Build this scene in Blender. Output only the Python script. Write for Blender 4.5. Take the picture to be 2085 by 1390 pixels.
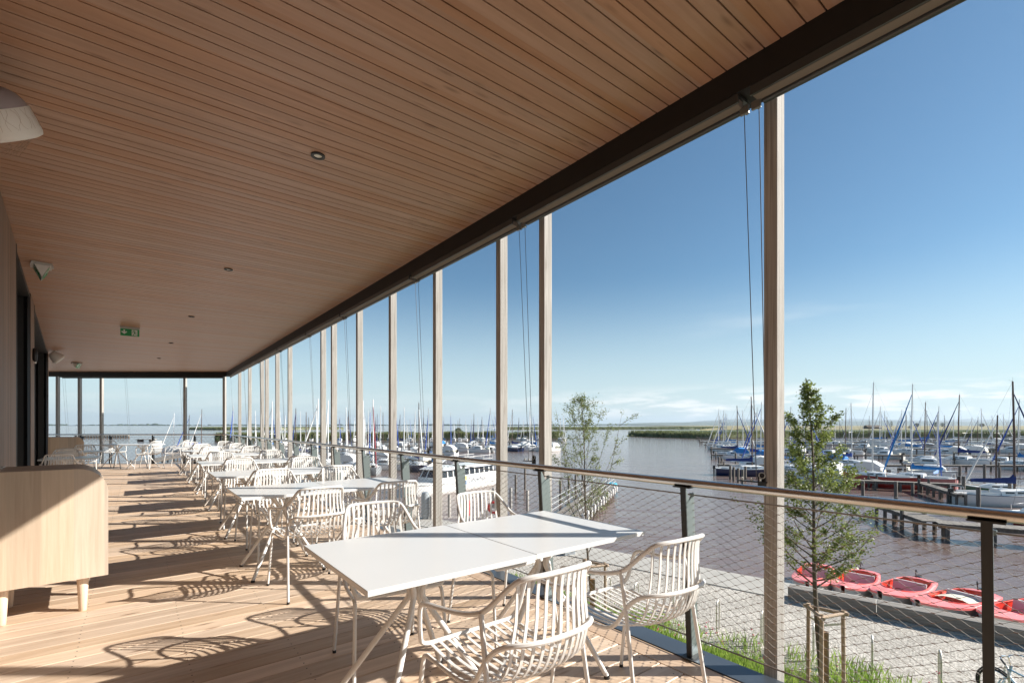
import bpy, math, random
from mathutils import Vector, Matrix
R = math.radians
rng = random.Random(7)
SC = bpy.context.scene
COL = SC.collection
for _o in list(bpy.data.objects): bpy.data.objects.remove(_o)

# ------------------------------------------------------------------ camera
CAMH = 1.30                      # eye height above the terrace deck (deck is z = 0)
F = 984.0; CX = 1042.5; HY = 865.5
cd = bpy.data.cameras.new('camera'); cam = bpy.data.objects.new('camera', cd); COL.objects.link(cam)
cd.sensor_width = 36.0; cd.lens = F/2085.0*36.0
cd.shift_x = 0.0; cd.shift_y = (HY-695.0)/2085.0
cd.clip_start = 0.05; cd.clip_end = 90000
cam.location = (0, 0, CAMH); cam.rotation_euler = (R(90), 0, 0)
SC.camera = cam
# ------------------------------------------------------------------ world, sun, exposure
SUN_EL, SUN_AZ = 30.2, 90.0      # azimuth clockwise from +Y
w = bpy.data.worlds.new('World'); SC.world = w; w.use_nodes = True
nt = w.node_tree; N = nt.nodes; Lk = nt.links
for n_ in list(N): N.remove(n_)
sky = N.new('ShaderNodeTexSky'); sky.sky_type = 'NISHITA'; sky.sun_disc = False
sky.sun_elevation = R(SUN_EL); sky.sun_rotation = R(SUN_AZ)
sky.altitude = 100; sky.air_density = 1.0; sky.dust_density = 0.45; sky.ozone_density = 2.5
tc = N.new('ShaderNodeTexCoord'); sep = N.new('ShaderNodeSeparateXYZ'); Lk.new(tc.outputs['Generated'], sep.inputs[0])
mp = N.new('ShaderNodeMapping'); mp.inputs['Scale'].default_value = (6, 6, 42); Lk.new(tc.outputs['Generated'], mp.inputs[0])
cn = N.new('ShaderNodeTexNoise'); cn.inputs['Scale'].default_value = 1.3; cn.inputs['Detail'].default_value = 7; cn.inputs['Roughness'].default_value = .6
Lk.new(mp.outputs[0], cn.inputs['Vector'])
def wmr(inp, a, b, c=0., d=1.):
    m = N.new('ShaderNodeMapRange'); m.interpolation_type = 'SMOOTHSTEP'
    for i, x in zip((1, 2, 3, 4), (a, b, c, d)): m.inputs[i].default_value = x
    Lk.new(inp, m.inputs[0]); return m.outputs[0]
def wmul(a, b):
    m = N.new('ShaderNodeMath'); m.operation = 'MULTIPLY'
    for i, x in enumerate((a, b)):
        if isinstance(x, (int, float)): m.inputs[i].default_value = x
        else: Lk.new(x, m.inputs[i])
    return m.outputs[0]
low = wmul(wmr(sep.outputs[2], .006, .022), wmr(sep.outputs[2], .085, .04))
cl = wmul(wmul(wmr(cn.outputs[0], .46, .60), low), wmr(sep.outputs[0], -.15, .45, .12, .8))
mp2 = N.new('ShaderNodeMapping'); mp2.inputs['Scale'].default_value = (2.2, 2.2, 14); mp2.inputs['Rotation'].default_value = (.0, .12, 0); Lk.new(tc.outputs['Generated'], mp2.inputs[0])
cn2 = N.new('ShaderNodeTexNoise'); cn2.inputs['Scale'].default_value = 1.1; cn2.inputs['Detail'].default_value = 8; Lk.new(mp2.outputs[0], cn2.inputs['Vector'])
ci = wmul(wmul(wmr(cn2.outputs[0], .5, .8), wmul(wmr(sep.outputs[2], .03, .1), wmr(sep.outputs[2], .34, .14))), wmr(sep.outputs[0], .2, .7, 0, .45))
ad = N.new('ShaderNodeMath'); ad.operation = 'ADD'; ad.use_clamp = True; Lk.new(cl, ad.inputs[0]); Lk.new(ci, ad.inputs[1])
hzm = N.new('ShaderNodeMix'); hzm.data_type = 'RGBA'; hzm.inputs[7].default_value = (6.0, 7.1, 7.4, 1)
Lk.new(wmul(wmr(sep.outputs[2], .30, -.02), .82), hzm.inputs[0])
mx = N.new('ShaderNodeMix'); mx.data_type = 'RGBA'; mx.inputs[7].default_value = (9.6, 9.5, 9.2, 1)
tint = N.new('ShaderNodeMix'); tint.data_type = 'RGBA'; tint.blend_type = 'MULTIPLY'; tint.inputs[0].default_value = 1; tint.inputs[7].default_value = (.72, .94, .97, 1)
Lk.new(sky.outputs[0], tint.inputs[6])
Lk.new(ad.outputs[0], mx.inputs[0]); Lk.new(tint.outputs[2], hzm.inputs[6]); Lk.new(hzm.outputs[2], mx.inputs[6])
bg = N.new('ShaderNodeBackground'); bg.inputs[1].default_value = 0.056
wo = N.new('ShaderNodeOutputWorld'); Lk.new(mx.outputs[2], bg.inputs[0]); Lk.new(bg.outputs[0], wo.inputs[0])
sd = bpy.data.lights.new('sun', 'SUN'); sd.energy = 4.3; sd.angle = R(.53); sd.color = (1, .945, .865)
sun = bpy.data.objects.new('sun', sd); COL.objects.link(sun)
_az, _el = R(SUN_AZ), R(SUN_EL)
_dir = Vector((math.sin(_az)*math.cos(_el), math.cos(_az)*math.cos(_el), math.sin(_el)))
sun.rotation_euler = _dir.to_track_quat('Z', 'Y').to_euler()
SC.view_settings.view_transform = 'Standard'; SC.view_settings.look = 'None'
SC.view_settings.exposure = 1.16; SC.view_settings.gamma = 1; SC.view_settings.use_curve_mapping = False
SC.render.engine = 'CYCLES'
SC.cycles.max_bounces = 8; SC.cycles.diffuse_bounces = 5; SC.cycles.glossy_bounces = 3
SC.cycles.transparent_max_bounces = 6; SC.cycles.volume_bounces = 0

# ------------------------------------------------------------------ frames of reference
NX, NY = .7906, .6123            # n: out of the facade towards the water;  s: along the facade
TH = math.atan2(NY, NX)
G, W = -4.0, -4.75               # quay ground, water level
def NS(n, s, z=0): return Vector((NX*n-NY*s, NY*n+NX*s, z))
def gp(u, v, z):                 # where a sight line meets the level z
    D = (CAMH-z)*F/(v-HY); return Vector(((u-CX)/F*D, D, z))

# ------------------------------------------------------------------ mesh builder
def catmull(p, sub, closed=False):
    p = [Vector(q) for q in p]; out = []; n = len(p)
    rngi = range(n if closed else n-1)
    for i in rngi:
        a = p[(i-1) % n] if (closed or i > 0) else p[0]*2-p[1]
        b = p[i]; c = p[(i+1) % n]
        d = p[(i+2) % n] if (closed or i+2 < n) else p[-1]*2-p[-2]
        for k in range(sub):
            t = k/sub
            out.append(.5*((2*b)+(c-a)*t+(2*a-5*b+4*c-d)*t*t+(3*b-a-3*c+d)*t*t*t))
    if not closed: out.append(p[-1])
    return out
def rounded(p, rad, seg=5):      # polyline with rounded corners
    p = [Vector(q) for q in p]; out = [p[0]]
    rads = rad if isinstance(rad, (list, tuple)) else [rad]*len(p)
    for i in range(1, len(p)-1):
        a, b, c = p[i-1], p[i], p[i+1]
        d1 = (a-b); d2 = (c-b); r = min(rads[i], d1.length*.48, d2.length*.48)
        s_, e_ = b+d1.normalized()*r, b+d2.normalized()*r
        for k in range(seg+1):
            t = k/seg; out.append(s_*(1-t)**2+b*2*t*(1-t)+e_*t*t)
    out.append(p[-1]); return out
class MB:
    def __init__(s): s.v = []; s.f = []; s.sm = []; s.mi = []; s.m = 0
    def add(s, vs, fs, smooth=False):
        o = len(s.v); s.v += [tuple(q) for q in vs]
        for f in fs: s.f.append(tuple(i+o for i in f)); s.sm.append(smooth); s.mi.append(s.m)
        return s
    def hexa(s, p):
        return s.add(p, [(0, 3, 2, 1), (4, 5, 6, 7), (0, 1, 5, 4), (1, 2, 6, 5), (2, 3, 7, 6), (3, 0, 4, 7)])
    def box(s, x0, x1, y0, y1, z0, z1):
        return s.hexa([(x0, y0, z0), (x1, y0, z0), (x1, y1, z0), (x0, y1, z0), (x0, y0, z1), (x1, y0, z1), (x1, y1, z1), (x0, y1, z1)])
    def cbox(s, x0, x1, y0, y1, z0, z1, c=.004):      # chamfered vertical & top edges
        def ring(i, z): return [(x0+i, y0+c+i*0, z), (x0+c, y0+i, z), (x1-c, y0+i, z), (x1-i, y0+c, z), (x1-i, y1-c, z), (x1-c, y1-i, z), (x0+c, y1-i, z), (x0+i, y1-c, z)]
        v = ring(0, z0)+ring(0, z1-c)+ring(c, z1)
        f = [tuple(range(7, -1, -1)), tuple(range(16, 24))]
        for l in (0, 8):
            for i in range(8): j = (i+1) % 8; f.append((l+i, l+j, l+8+j, l+8+i))
        return s.add(v, f)
    def prism(s, poly, z0, z1):
        n = len(poly); v = [(x, y, z0) for x, y in poly]+[(x, y, z1) for x, y in poly]
        f = [tuple(range(n-1, -1, -1)), tuple(range(n, 2*n))]+[(i, (i+1) % n, n+(i+1) % n, n+i) for i in range(n)]
        return s.add(v, f)
    def tube(s, path, r, seg=8, closed=False, caps=True, flat=None):
        p = [Vector(q) for q in path]; n = len(p)
        rs = r if isinstance(r, (list, tuple)) else [r]*n
        v = []; up = None
        for i in range(n):
            if closed: t = p[(i+1) % n]-p[i-1]
            else: t = p[min(i+1, n-1)]-p[max(i-1, 0)]
            if t.length < 1e-9: t = Vector((0, 0, 1))
            t.normalize()
            if up is None:
                up = Vector((0, 0, 1)) if abs(t.z) < .9 else Vector((1, 0, 0))
            up = (up-t*up.dot(t))
            if up.length < 1e-6: up = Vector((1, 0, 0))-t*t.x
            up.normalize(); sd_ = t.cross(up)
            for k in range(seg):
                a = 2*math.pi*(k+.5)/seg; v.append(p[i]+(up*math.cos(a)+sd_*math.sin(a))*rs[i])
        f = []
        for i in range(n if closed else n-1):
            j = (i+1) % n
            for k in range(seg): l = (k+1) % seg; f.append((i*seg+k, i*seg+l, j*seg+l, j*seg+k))
        s.add(v, f, seg > 4)
        if caps and not closed:
            o = len(s.v)-n*seg
            s.f += [tuple(o+k for k in range(seg-1, -1, -1)), tuple(o+(n-1)*seg+k for k in range(seg))]; s.sm += [False]*2; s.mi += [s.m]*2
        return s
    def ribbon(s, path, wv, th):         # flat bar along path; wv = width vector (half)
        p = [Vector(q) for q in path]; wv = Vector(wv); v = []
        for i, q in enumerate(p):
            t = (p[min(i+1, len(p)-1)]-p[max(i-1, 0)]).normalized(); nn = t.cross(wv).normalized()*th/2
            v += [q-wv-nn, q+wv-nn, q+wv+nn, q-wv+nn]
        f = []
        for i in range(len(p)-1):
            a = i*4
            for k in range(4): l = (k+1) % 4; f.append((a+k, a+l, a+4+l, a+4+k))
        e = (len(p)-1)*4; f += [(3, 2, 1, 0), (e, e+1, e+2, e+3)]
        return s.add(v, f)
    def lathe(s, prof, c=(0, 0, 0), seg=16, axis=(0, 0, 1), capb=True, capt=True):
        ax = Vector(axis).normalized(); a = ax.orthogonal().normalized(); b = ax.cross(a); c = Vector(c); v = []
        for r, z in prof:
            for k in range(seg):
                t = 2*math.pi*k/seg; v.append(c+ax*z+(a*math.cos(t)+b*math.sin(t))*r)
        f = []
        for i in range(len(prof)-1):
            for k in range(seg): l = (k+1) % seg; f.append((i*seg+k, i*seg+l, (i+1)*seg+l, (i+1)*seg+k))
        s.add(v, f, True)
        o = len(s.v)-len(v)
        if capb: s.f.append(tuple(o+k for k in range(seg-1, -1, -1))); s.sm.append(False); s.mi.append(s.m)
        if capt: s.f.append(tuple(o+(len(prof)-1)*seg+k for k in range(seg))); s.sm.append(False); s.mi.append(s.m)
        return s
    def torus(s, c, R_, r, axis=(0, 0, 1), seg=20, rs=8):
        ax = Vector(axis).normalized(); a = ax.orthogonal().normalized(); b = ax.cross(a); c = Vector(c)
        return s.tube([c+(a*math.cos(2*math.pi*k/seg)+b*math.sin(2*math.pi*k/seg))*R_ for k in range(seg)], r, rs, closed=True)
    def loft(s, secs, closed=False, smooth=True, caps=False):
        n = len(secs[0]); v = [q for sc in secs for q in sc]; f = []
        for i in range(len(secs)-1):
            for k in range(n if closed else n-1): l = (k+1) % n; f.append((i*n+k, i*n+l, (i+1)*n+l, (i+1)*n+k))
        if caps: f += [tuple(range(n-1, -1, -1)), tuple((len(secs)-1)*n+k for k in range(n))]
        return s.add(v, f, smooth)
    def build(s, name, mat=None, parent=None, loc=None, rz=0, smooth=None):
        me = bpy.data.meshes.new(name); me.from_pydata(s.v, [], s.f)
        mats = mat if isinstance(mat, (list, tuple)) else [mat]
        for m in mats:
            if m: me.materials.append(m)
        me.polygons.foreach_set('use_smooth', s.sm); me.polygons.foreach_set('material_index', s.mi)
        me.update()
        if any(s.sm):
            try: me.set_sharp_from_angle(angle=R(40))
            except Exception: pass
        o = bpy.data.objects.new(name, me); COL.objects.link(o)
        if parent: o.parent = parent
        if loc is not None: o.location = loc
        o.rotation_euler = (0, 0, rz)
        return o
def empty(name, loc=(0, 0, 0), rz=0):
    o = bpy.data.objects.new(name, None); COL.objects.link(o); o.location = loc; o.rotation_euler = (0, 0, rz); o.empty_display_size = .2
    return o
def tag(o, label=None, cat=None, group=None, kind=None):
    if label: o['label'] = label
    if cat: o['category'] = cat
    if group: o['group'] = group
    if kind: o['kind'] = kind
    return o
KIDS = {}
def kids(o):
    if o.name not in KIDS: KIDS[o.name] = list(o.children)
    return KIDS[o.name]
def dup(o, loc, rz, sc=1.0, label=None, group=None):
    r = o.copy(); COL.objects.link(r); r.location = loc; r.rotation_euler = (0, 0, rz); r.scale = (sc, sc, sc)
    for ch in kids(o):
        c = ch.copy(); COL.objects.link(c); c.parent = r
        for g in kids(ch):
            d = g.copy(); COL.objects.link(d); d.parent = c
    if label: r['label'] = label
    if group: r['group'] = group
    return r
def kill(o):
    KIDS.clear()
    for ch in list(o.children):
        for g in list(ch.children): bpy.data.objects.remove(g)
        bpy.data.objects.remove(ch)
    bpy.data.objects.remove(o)

# ------------------------------------------------------------------ materials
def mat(name, col, rough=.5, metal=0., var=0., vscale=8., stretch=(1, 1, 1), bump=0., bscale=60., col2=None, spec=.5, detail=5, coat=0.):
    m = bpy.data.materials.new(name); m.use_nodes = True; t = m.node_tree; n = t.nodes; l = t.links
    b = n['Principled BSDF']; b.inputs['Roughness'].default_value = rough; b.inputs['Metallic'].default_value = metal
    b.inputs['Specular IOR Level'].default_value = spec; b.inputs['Coat Weight'].default_value = coat
    b.inputs['Base Color'].default_value = (*col, 1)
    if var or col2 or bump:
        c = n.new('ShaderNodeTexCoord'); mpn = n.new('ShaderNodeMapping'); mpn.inputs['Scale'].default_value = stretch
        l.new(c.outputs['Object'], mpn.inputs[0])
    if var or col2:
        nz = n.new('ShaderNodeTexNoise'); nz.inputs['Scale'].default_value = vscale; nz.inputs['Detail'].default_value = detail
        l.new(mpn.outputs[0], nz.inputs['Vector'])
        rp = n.new('ShaderNodeValToRGB'); rp.color_ramp.elements[0].position = .3; rp.color_ramp.elements[1].position = .7
        c2 = col2 or tuple(min(1, x*(1+var)) for x in col); c1 = col if col2 else tuple(x*(1-var) for x in col)
        rp.color_ramp.elements[0].color = (*c1, 1); rp.color_ramp.elements[1].color = (*c2, 1)
        l.new(nz.outputs[0], rp.inputs[0]); l.new(rp.outputs[0], b.inputs['Base Color'])
    if bump:
        nb = n.new('ShaderNodeTexNoise'); nb.inputs['Scale'].default_value = bscale; nb.inputs['Detail'].default_value = 4
        l.new(mpn.outputs[0], nb.inputs['Vector'])
        bp = n.new('ShaderNodeBump'); bp.inputs['Strength'].default_value = bump; bp.inputs['Distance'].default_value = .01
        l.new(nb.outputs[0], bp.inputs['Height']); l.new(bp.outputs[0], b.inputs['Normal'])
    return m
def woodmat(name, cA, cB, pitch, axis='Y', along='X', grain=14., rough=.55, knots=.5, knotcol=(.16, .08, .04), board=.22, bump=.15, spec=.4, kscale=1.6):
    """boards lying side by side along `axis`; grain runs along `along`."""
    m = bpy.data.materials.new(name); m.use_nodes = True; t = m.node_tree; n = t.nodes; l = t.links
    b = n['Principled BSDF']; b.inputs['Roughness'].default_value = rough; b.inputs['Specular IOR Level'].default_value = spec
    c = n.new('ShaderNodeTexCoord'); sp = n.new('ShaderNodeSeparateXYZ'); l.new(c.outputs['Object'], sp.inputs[0])
    def M(op, a, bb=None):
        q = n.new('ShaderNodeMath'); q.operation = op
        for i, x in enumerate((a, bb)):
            if x is None: continue
            if isinstance(x, (int, float)): q.inputs[i].default_value = x
            else: l.new(x, q.inputs[i])
        return q.outputs[0]
    fl = M('FLOOR', M('DIVIDE', sp.outputs[axis], pitch))
    wn = n.new('ShaderNodeTexWhiteNoise'); wn.noise_dimensions = '1D'; l.new(fl, wn.inputs['W'])
    sc = {'X': (.9, grain, grain), 'Y': (grain, .9, grain), 'Z': (grain, grain, .9)}[along]
    off = n.new('ShaderNodeCombineXYZ'); l.new(M('MULTIPLY', wn.outputs[0], 37.), off.inputs['XYZ'.index(along)])
    va = n.new('ShaderNodeVectorMath'); va.operation = 'ADD'; l.new(c.outputs['Object'], va.inputs[0]); l.new(off.outputs[0], va.inputs[1])
    mpn = n.new('ShaderNodeMapping'); mpn.inputs['Scale'].default_value = sc; l.new(va.outputs[0], mpn.inputs[0])
    nz = n.new('ShaderNodeTexNoise'); nz.inputs['Scale'].default_value = 1.5; nz.inputs['Detail'].default_value = 7; nz.inputs['Roughness'].default_value = .65
    nz.inputs['Distortion'].default_value = .5; l.new(mpn.outputs[0], nz.inputs['Vector'])
    rp = n.new('ShaderNodeValToRGB'); rp.color_ramp.elements[0].position = .32; rp.color_ramp.elements[1].position = .68
    rp.color_ramp.elements[0].color = (*cA, 1); rp.color_ramp.elements[1].color = (*cB, 1); l.new(nz.outputs[0], rp.inputs[0])
    hs = n.new('ShaderNodeHueSaturation'); l.new(rp.outputs[0], hs.inputs['Color'])
    l.new(M('ADD', M('MULTIPLY', wn.outputs[0], board), 1-board/2), hs.inputs['Value'])
    wn2 = n.new('ShaderNodeTexWhiteNoise'); wn2.noise_dimensions = '1D'; l.new(M('ADD', fl, 311.), wn2.inputs['W'])
    l.new(M('ADD', M('MULTIPLY', wn2.outputs[0], .25), .85), hs.inputs['Saturation'])
    ks = {'X': (kscale, 7, 7), 'Y': (7, kscale, 7), 'Z': (7, 7, kscale)}[along]
    mk = n.new('ShaderNodeMapping'); mk.inputs['Scale'].default_value = ks; l.new(va.outputs[0], mk.inputs[0])
    vo = n.new('ShaderNodeTexVoronoi'); vo.inputs['Scale'].default_value = 1.7; l.new(mk.outputs[0], vo.inputs['Vector'])
    kr = n.new('ShaderNodeMapRange'); kr.inputs[1].default_value = .05; kr.inputs[2].default_value = .19; kr.inputs[3].default_value = knots; kr.inputs[4].default_value = 0
    l.new(vo.outputs['Distance'], kr.inputs[0])
    mk2 = n.new('ShaderNodeMix'); mk2.data_type = 'RGBA'; mk2.inputs[7].default_value = (*knotcol, 1)
    l.new(kr.outputs[0], mk2.inputs[0]); l.new(hs.outputs[0], mk2.inputs[6]); l.new(mk2.outputs[2], b.inputs['Base Color'])
    bp = n.new('ShaderNodeBump'); bp.inputs['Strength'].default_value = bump; bp.inputs['Distance'].default_value = .004
    l.new(nz.outputs[0], bp.inputs['Height']); l.new(bp.outputs[0], b.inputs['Normal'])
    return m
M = {}
M['deck'] = woodmat('larch_deck', (.47, .335, .225), (.645, .495, .365), .145, 'Y', 'X', rough=.48, knots=.8, board=.38, spec=.5)
M['border'] = woodmat('larch_border', (.46, .33, .235), (.58, .45, .34), 10, 'X', 'Y', rough=.5)
M['ceil'] = woodmat('stained_ceiling_boards', (.345, .195, .128), (.42, .25, .170), .09, 'Y', 'X', rough=.42, knots=.55, knotcol=(.12, .055, .032), board=.09, spec=.4)
M['cladding'] = woodmat('cladding', (.26, .17, .13), (.36, .25, .19), .07, 'Y', 'Z', rough=.6, knots=.2, board=.35)
M['post'] = woodmat('weathered_post', (.21, .195, .18), (.50, .475, .44), 10, 'Y', 'Z', grain=55, rough=.8, knots=.35, knotcol=(.13, .09, .06), bump=.9)
M['oak'] = woodmat('oak_veneer', (.455, .355, .265), (.56, .455, .35), .16, 'X', 'Z', grain=26, rough=.5, knots=.0, board=.2, bump=.05)
M['oaktop'] = woodmat('oak_top', (.36, .285, .215), (.47, .38, .30), .3, 'X', 'Z', grain=26, rough=.5, knots=0, board=.1, bump=.05)
M['beech'] = mat('turned_beech', (.72, .56, .42), .5, var=.1, vscale=6, stretch=(20, 20, 1))
M['black'] = mat('black_metal', (.012, .012, .013), .45)
M['dark'] = mat('dark_steel', (.018, .020, .022), .5)
M['beam'] = mat('beam_black_brown', (.008, .008, .0085), .6)
M['channel'] = mat('anthracite_channel', (.035, .04, .042), .32, spec=.6)
M['fabric'] = mat('taupe_awning_cloth', (.19, .155, .135), .85, bump=.2, bscale=500)
M['inset'] = mat('brown_inset', (.07, .042, .033), .5)
M['white'] = mat('white_powder_coat', (.68, .67, .65), .38, bump=.03, bscale=900)
M['top'] = mat('white_laminate', (.635, .64, .635), .28, var=.015, vscale=2)
M['plate'] = mat('grey_plate', (.21, .25, .25), .35, metal=.3)
M['kerbm'] = mat('bluegrey_sheet_metal', (.085, .105, .13), .33, metal=.4, var=.12, vscale=3)
M['steel'] = mat('brushed_steel', (.62, .60, .57), .27, metal=1.0, bump=.05, bscale=300, stretch=(1, .03, 1))
M['wire'] = mat('steel_wire', (.20, .175, .155), .5, metal=.4)
M['ferrule'] = mat('ferrule', (.22, .16, .12), .4, metal=.4)
M['rubber'] = mat('black_rubber', (.015, .015, .016), .6)
M['plastic'] = mat('white_plastic', (.72, .70, .67), .45)
M['net'] = mat('fishing_net', (.30, .22, .17), .9)
M['shell'] = mat('shell', (.75, .70, .64), .4)
M['signgreen'] = mat('sign_green', (.02, .30, .10), .35)
M['signwhite'] = mat('sign_white', (.80, .82, .80), .35)
M['lens'] = mat('lamp_lens', (.75, .74, .70), .2)
M['gravelpost'] = mat('galvanised', (.55, .55, .53), .45, metal=.6)
M['hoop'] = mat('hoop_steel', (.66, .63, .56), .4, metal=.35)
M['stake'] = mat('stake_wood', (.42, .31, .22), .8, var=.2, vscale=4, stretch=(10, 10, 1))
M['bark'] = mat('bark', (.13, .105, .08), .85, var=.3, vscale=25, bump=.5, bscale=60)
M['log'] = woodmat('grey_timber', (.16, .145, .13), (.30, .28, .255), .6, 'Y', 'X', grain=18, rough=.85, knots=.2, bump=.5)
M['pier'] = mat('pier_boards', (.13, .115, .10), .85, col2=(.30, .27, .235), vscale=7, stretch=(1, 1, 1), bump=.3, bscale=30)
M['pile'] = mat('pile_wood', (.085, .068, .055), .85, col2=(.19, .165, .14), vscale=4, stretch=(3, 3, .6))
M['concrete'] = mat('concrete_edge', (.42, .40, .36), .8, var=.1, vscale=1.2, bump=.2, bscale=25)
M['pulley'] = mat('pulley_grey', (.22, .22, .21), .4, metal=.5)
M['rope'] = mat('rope_wire', (.10, .10, .11), .6)
def leafmat(name, a, b_, trans=.45):
    m = bpy.data.materials.new(name); m.use_nodes = True; t = m.node_tree; n = t.nodes; l = t.links
    bs = n['Principled BSDF']; bs.inputs['Roughness'].default_value = .45
    c = n.new('ShaderNodeTexCoord'); nz = n.new('ShaderNodeTexNoise'); nz.inputs['Scale'].default_value = 3.5; nz.inputs['Detail'].default_value = 8; nz.inputs['Roughness'].default_value = .8
    l.new(c.outputs['Object'], nz.inputs['Vector'])
    rp = n.new('ShaderNodeValToRGB'); rp.color_ramp.elements[0].position = .38; rp.color_ramp.elements[1].position = .62
    rp.color_ramp.elements[0].color = (*a, 1); rp.color_ramp.elements[1].color = (*b_, 1)
    l.new(nz.outputs[0], rp.inputs[0]); l.new(rp.outputs[0], bs.inputs['Base Color'])
    tr = n.new('ShaderNodeBsdfTranslucent'); l.new(rp.outputs[0], tr.inputs[0])
    ms = n.new('ShaderNodeMixShader'); ms.inputs[0].default_value = trans
    l.new(bs.outputs[0], ms.inputs[1]); l.new(tr.outputs[0], ms.inputs[2]); l.new(ms.outputs[0], n['Material Output'].inputs[0])
    return m
M['leaf'] = leafmat('hornbeam_leaf', (.08, .11, .025), (.28, .33, .085))
M['leaf2'] = leafmat('birch_leaf', (.12, .145, .045), (.29, .33, .12))
M['bush'] = leafmat('bush_leaf', (.03, .05, .02), (.09, .12, .04), .2)
M['grass'] = leafmat('meadow_grass', (.13, .24, .03), (.36, .46, .10))
M['reed'] = leafmat('reed_leaf', (.09, .12, .04), (.24, .25, .11), .25)
M['redflower'] = mat('red_flower', (.45, .03, .07), .6)
M['yellowflower'] = mat('yellow_flower', (.75, .35, .03), .6)
M['whiteflower'] = mat('white_flower', (.75, .73, .72), .6)
def gravelmat():
    m = bpy.data.materials.new('gravel'); m.use_nodes = True; t = m.node_tree; n = t.nodes; l = t.links
    b = n['Principled BSDF']; b.inputs['Roughness'].default_value = .9
    c = n.new('ShaderNodeTexCoord')
    vo = n.new('ShaderNodeTexVoronoi'); vo.inputs['Scale'].default_value = 26; l.new(c.outputs['Object'], vo.inputs['Vector'])
    rp = n.new('ShaderNodeValToRGB'); e = rp.color_ramp.elements; e[0].position = 0; e[0].color = (.27, .245, .205, 1); e[1].position = 1; e[1].color = (.60, .56, .50, 1)
    sp = n.new('ShaderNodeSeparateColor'); l.new(vo.outputs['Color'], sp.inputs[0]); l.new(sp.outputs[0], rp.inputs[0])
    nz = n.new('ShaderNodeTexNoise'); nz.inputs['Scale'].default_value = .8; nz.inputs['Detail'].default_value = 6; l.new(c.outputs['Object'], nz.inputs['Vector'])
    mr = n.new('ShaderNodeMapRange'); mr.inputs[1].default_value = .3; mr.inputs[2].default_value = .7; mr.inputs[3].default_value = .82; mr.inputs[4].default_value = 1.12; l.new(nz.outputs[0], mr.inputs[0])
    hs = n.new('ShaderNodeHueSaturation'); l.new(rp.outputs[0], hs.inputs['Color']); l.new(mr.outputs[0], hs.inputs['Value']); l.new(hs.outputs[0], b.inputs['Base Color'])
    bp = n.new('ShaderNodeBump'); bp.inputs['Strength'].default_value = .8; bp.inputs['Distance'].default_value = .02; l.new(vo.outputs['Distance'], bp.inputs['Height']); l.new(bp.outputs[0], b.inputs['Normal'])
    return m
M['gravel'] = gravelmat()
def watermat():
    m = bpy.data.materials.new('lake_water'); m.use_nodes = True; t = m.node_tree; n = t.nodes; l = t.links
    b = n['Principled BSDF']; b.inputs['Roughness'].default_value = .09; b.inputs['IOR'].default_value = 1.33
    c = n.new('ShaderNodeTexCoord')
    nz = n.new('ShaderNodeTexNoise'); nz.inputs['Scale'].default_value = .012; nz.inputs['Detail'].default_value = 4; l.new(c.outputs['Object'], nz.inputs['Vector'])
    rp = n.new('ShaderNodeValToRGB'); e = rp.color_ramp.elements; e[0].position = .35; e[0].color = (.17, .122, .105, 1); e[1].position = .65; e[1].color = (.225, .165, .145, 1)
    l.new(nz.outputs[0], rp.inputs[0]); l.new(rp.outputs[0], b.inputs['Base Color'])
    mp_ = n.new('ShaderNodeMapping'); mp_.inputs['Scale'].default_value = (.55, 1.2, 1); mp_.inputs['Rotation'].default_value = (0, 0, R(-20)); l.new(c.outputs['Object'], mp_.inputs[0])
    a1 = n.new('ShaderNodeTexNoise'); a1.inputs['Scale'].default_value = 2.6; a1.inputs['Detail'].default_value = 4; a1.inputs['Roughness'].default_value = .6; l.new(mp_.outputs[0], a1.inputs['Vector'])
    a2 = n.new('ShaderNodeTexNoise'); a2.inputs['Scale'].default_value = .45; a2.inputs['Detail'].default_value = 3; l.new(mp_.outputs[0], a2.inputs['Vector'])
    b1 = n.new('ShaderNodeBump'); b1.inputs['Strength'].default_value = .5; b1.inputs['Distance'].default_value = .09; l.new(a1.outputs[0], b1.inputs['Height'])
    b2 = n.new('ShaderNodeBump'); b2.inputs['Strength'].default_value = .5; b2.inputs['Distance'].default_value = .35; l.new(a2.outputs[0], b2.inputs['Height']); l.new(b1.outputs[0], b2.inputs['Normal'])
    l.new(b2.outputs[0], b.inputs['Normal'])
    return m
M['water'] = watermat()
def gel(name, col, rough=.28, **k): return mat(name, col, rough, coat=.3, **k)
M['gelwhite'] = gel('white_gelcoat', (.78, .78, .76)); M['deckw'] = gel('offwhite_boat_deck', (.70, .69, .66), .5)
M['navy'] = gel('navy_hull', (.012, .022, .07)); M['redhull'] = gel('red_hull', (.40, .035, .025)); M['pinkhull'] = gel('faded_red_hull', (.55, .20, .18))
M['greenhull'] = gel('green_hull', (.01, .09, .045)); M['greyhull'] = gel('grey_hull', (.33, .36, .38)); M['bluehull'] = gel('blue_hull', (.02, .16, .45))
M['darkred'] = gel('dark_red_hull', (.22, .015, .025)); M['glass'] = mat('tinted_window', (.02, .025, .035), .08, spec=.8)
M['alu'] = mat('aluminium_mast', (.62, .62, .62), .35, metal=.55); M['mastdark'] = mat('brown_mast', (.10, .06, .045), .5); M['mastwhite'] = mat('white_mast', (.78, .78, .77), .4)
M['cblue'] = mat('bright_blue_canvas', (.02, .19, .50), .8, var=.15, vscale=4); M['cnavy'] = mat('navy_canvas', (.02, .04, .17), .8, var=.15, vscale=4)
M['croyal'] = mat('royal_blue_canvas', (.04, .10, .42), .8, var=.15, vscale=4); M['cwhite'] = mat('white_canvas', (.72, .72, .70), .8)
M['clight'] = mat('pale_blue_canvas', (.16, .28, .55), .8, var=.1); M['cred'] = mat('dark_red_canvas', (.26, .03, .04), .8)
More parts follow.
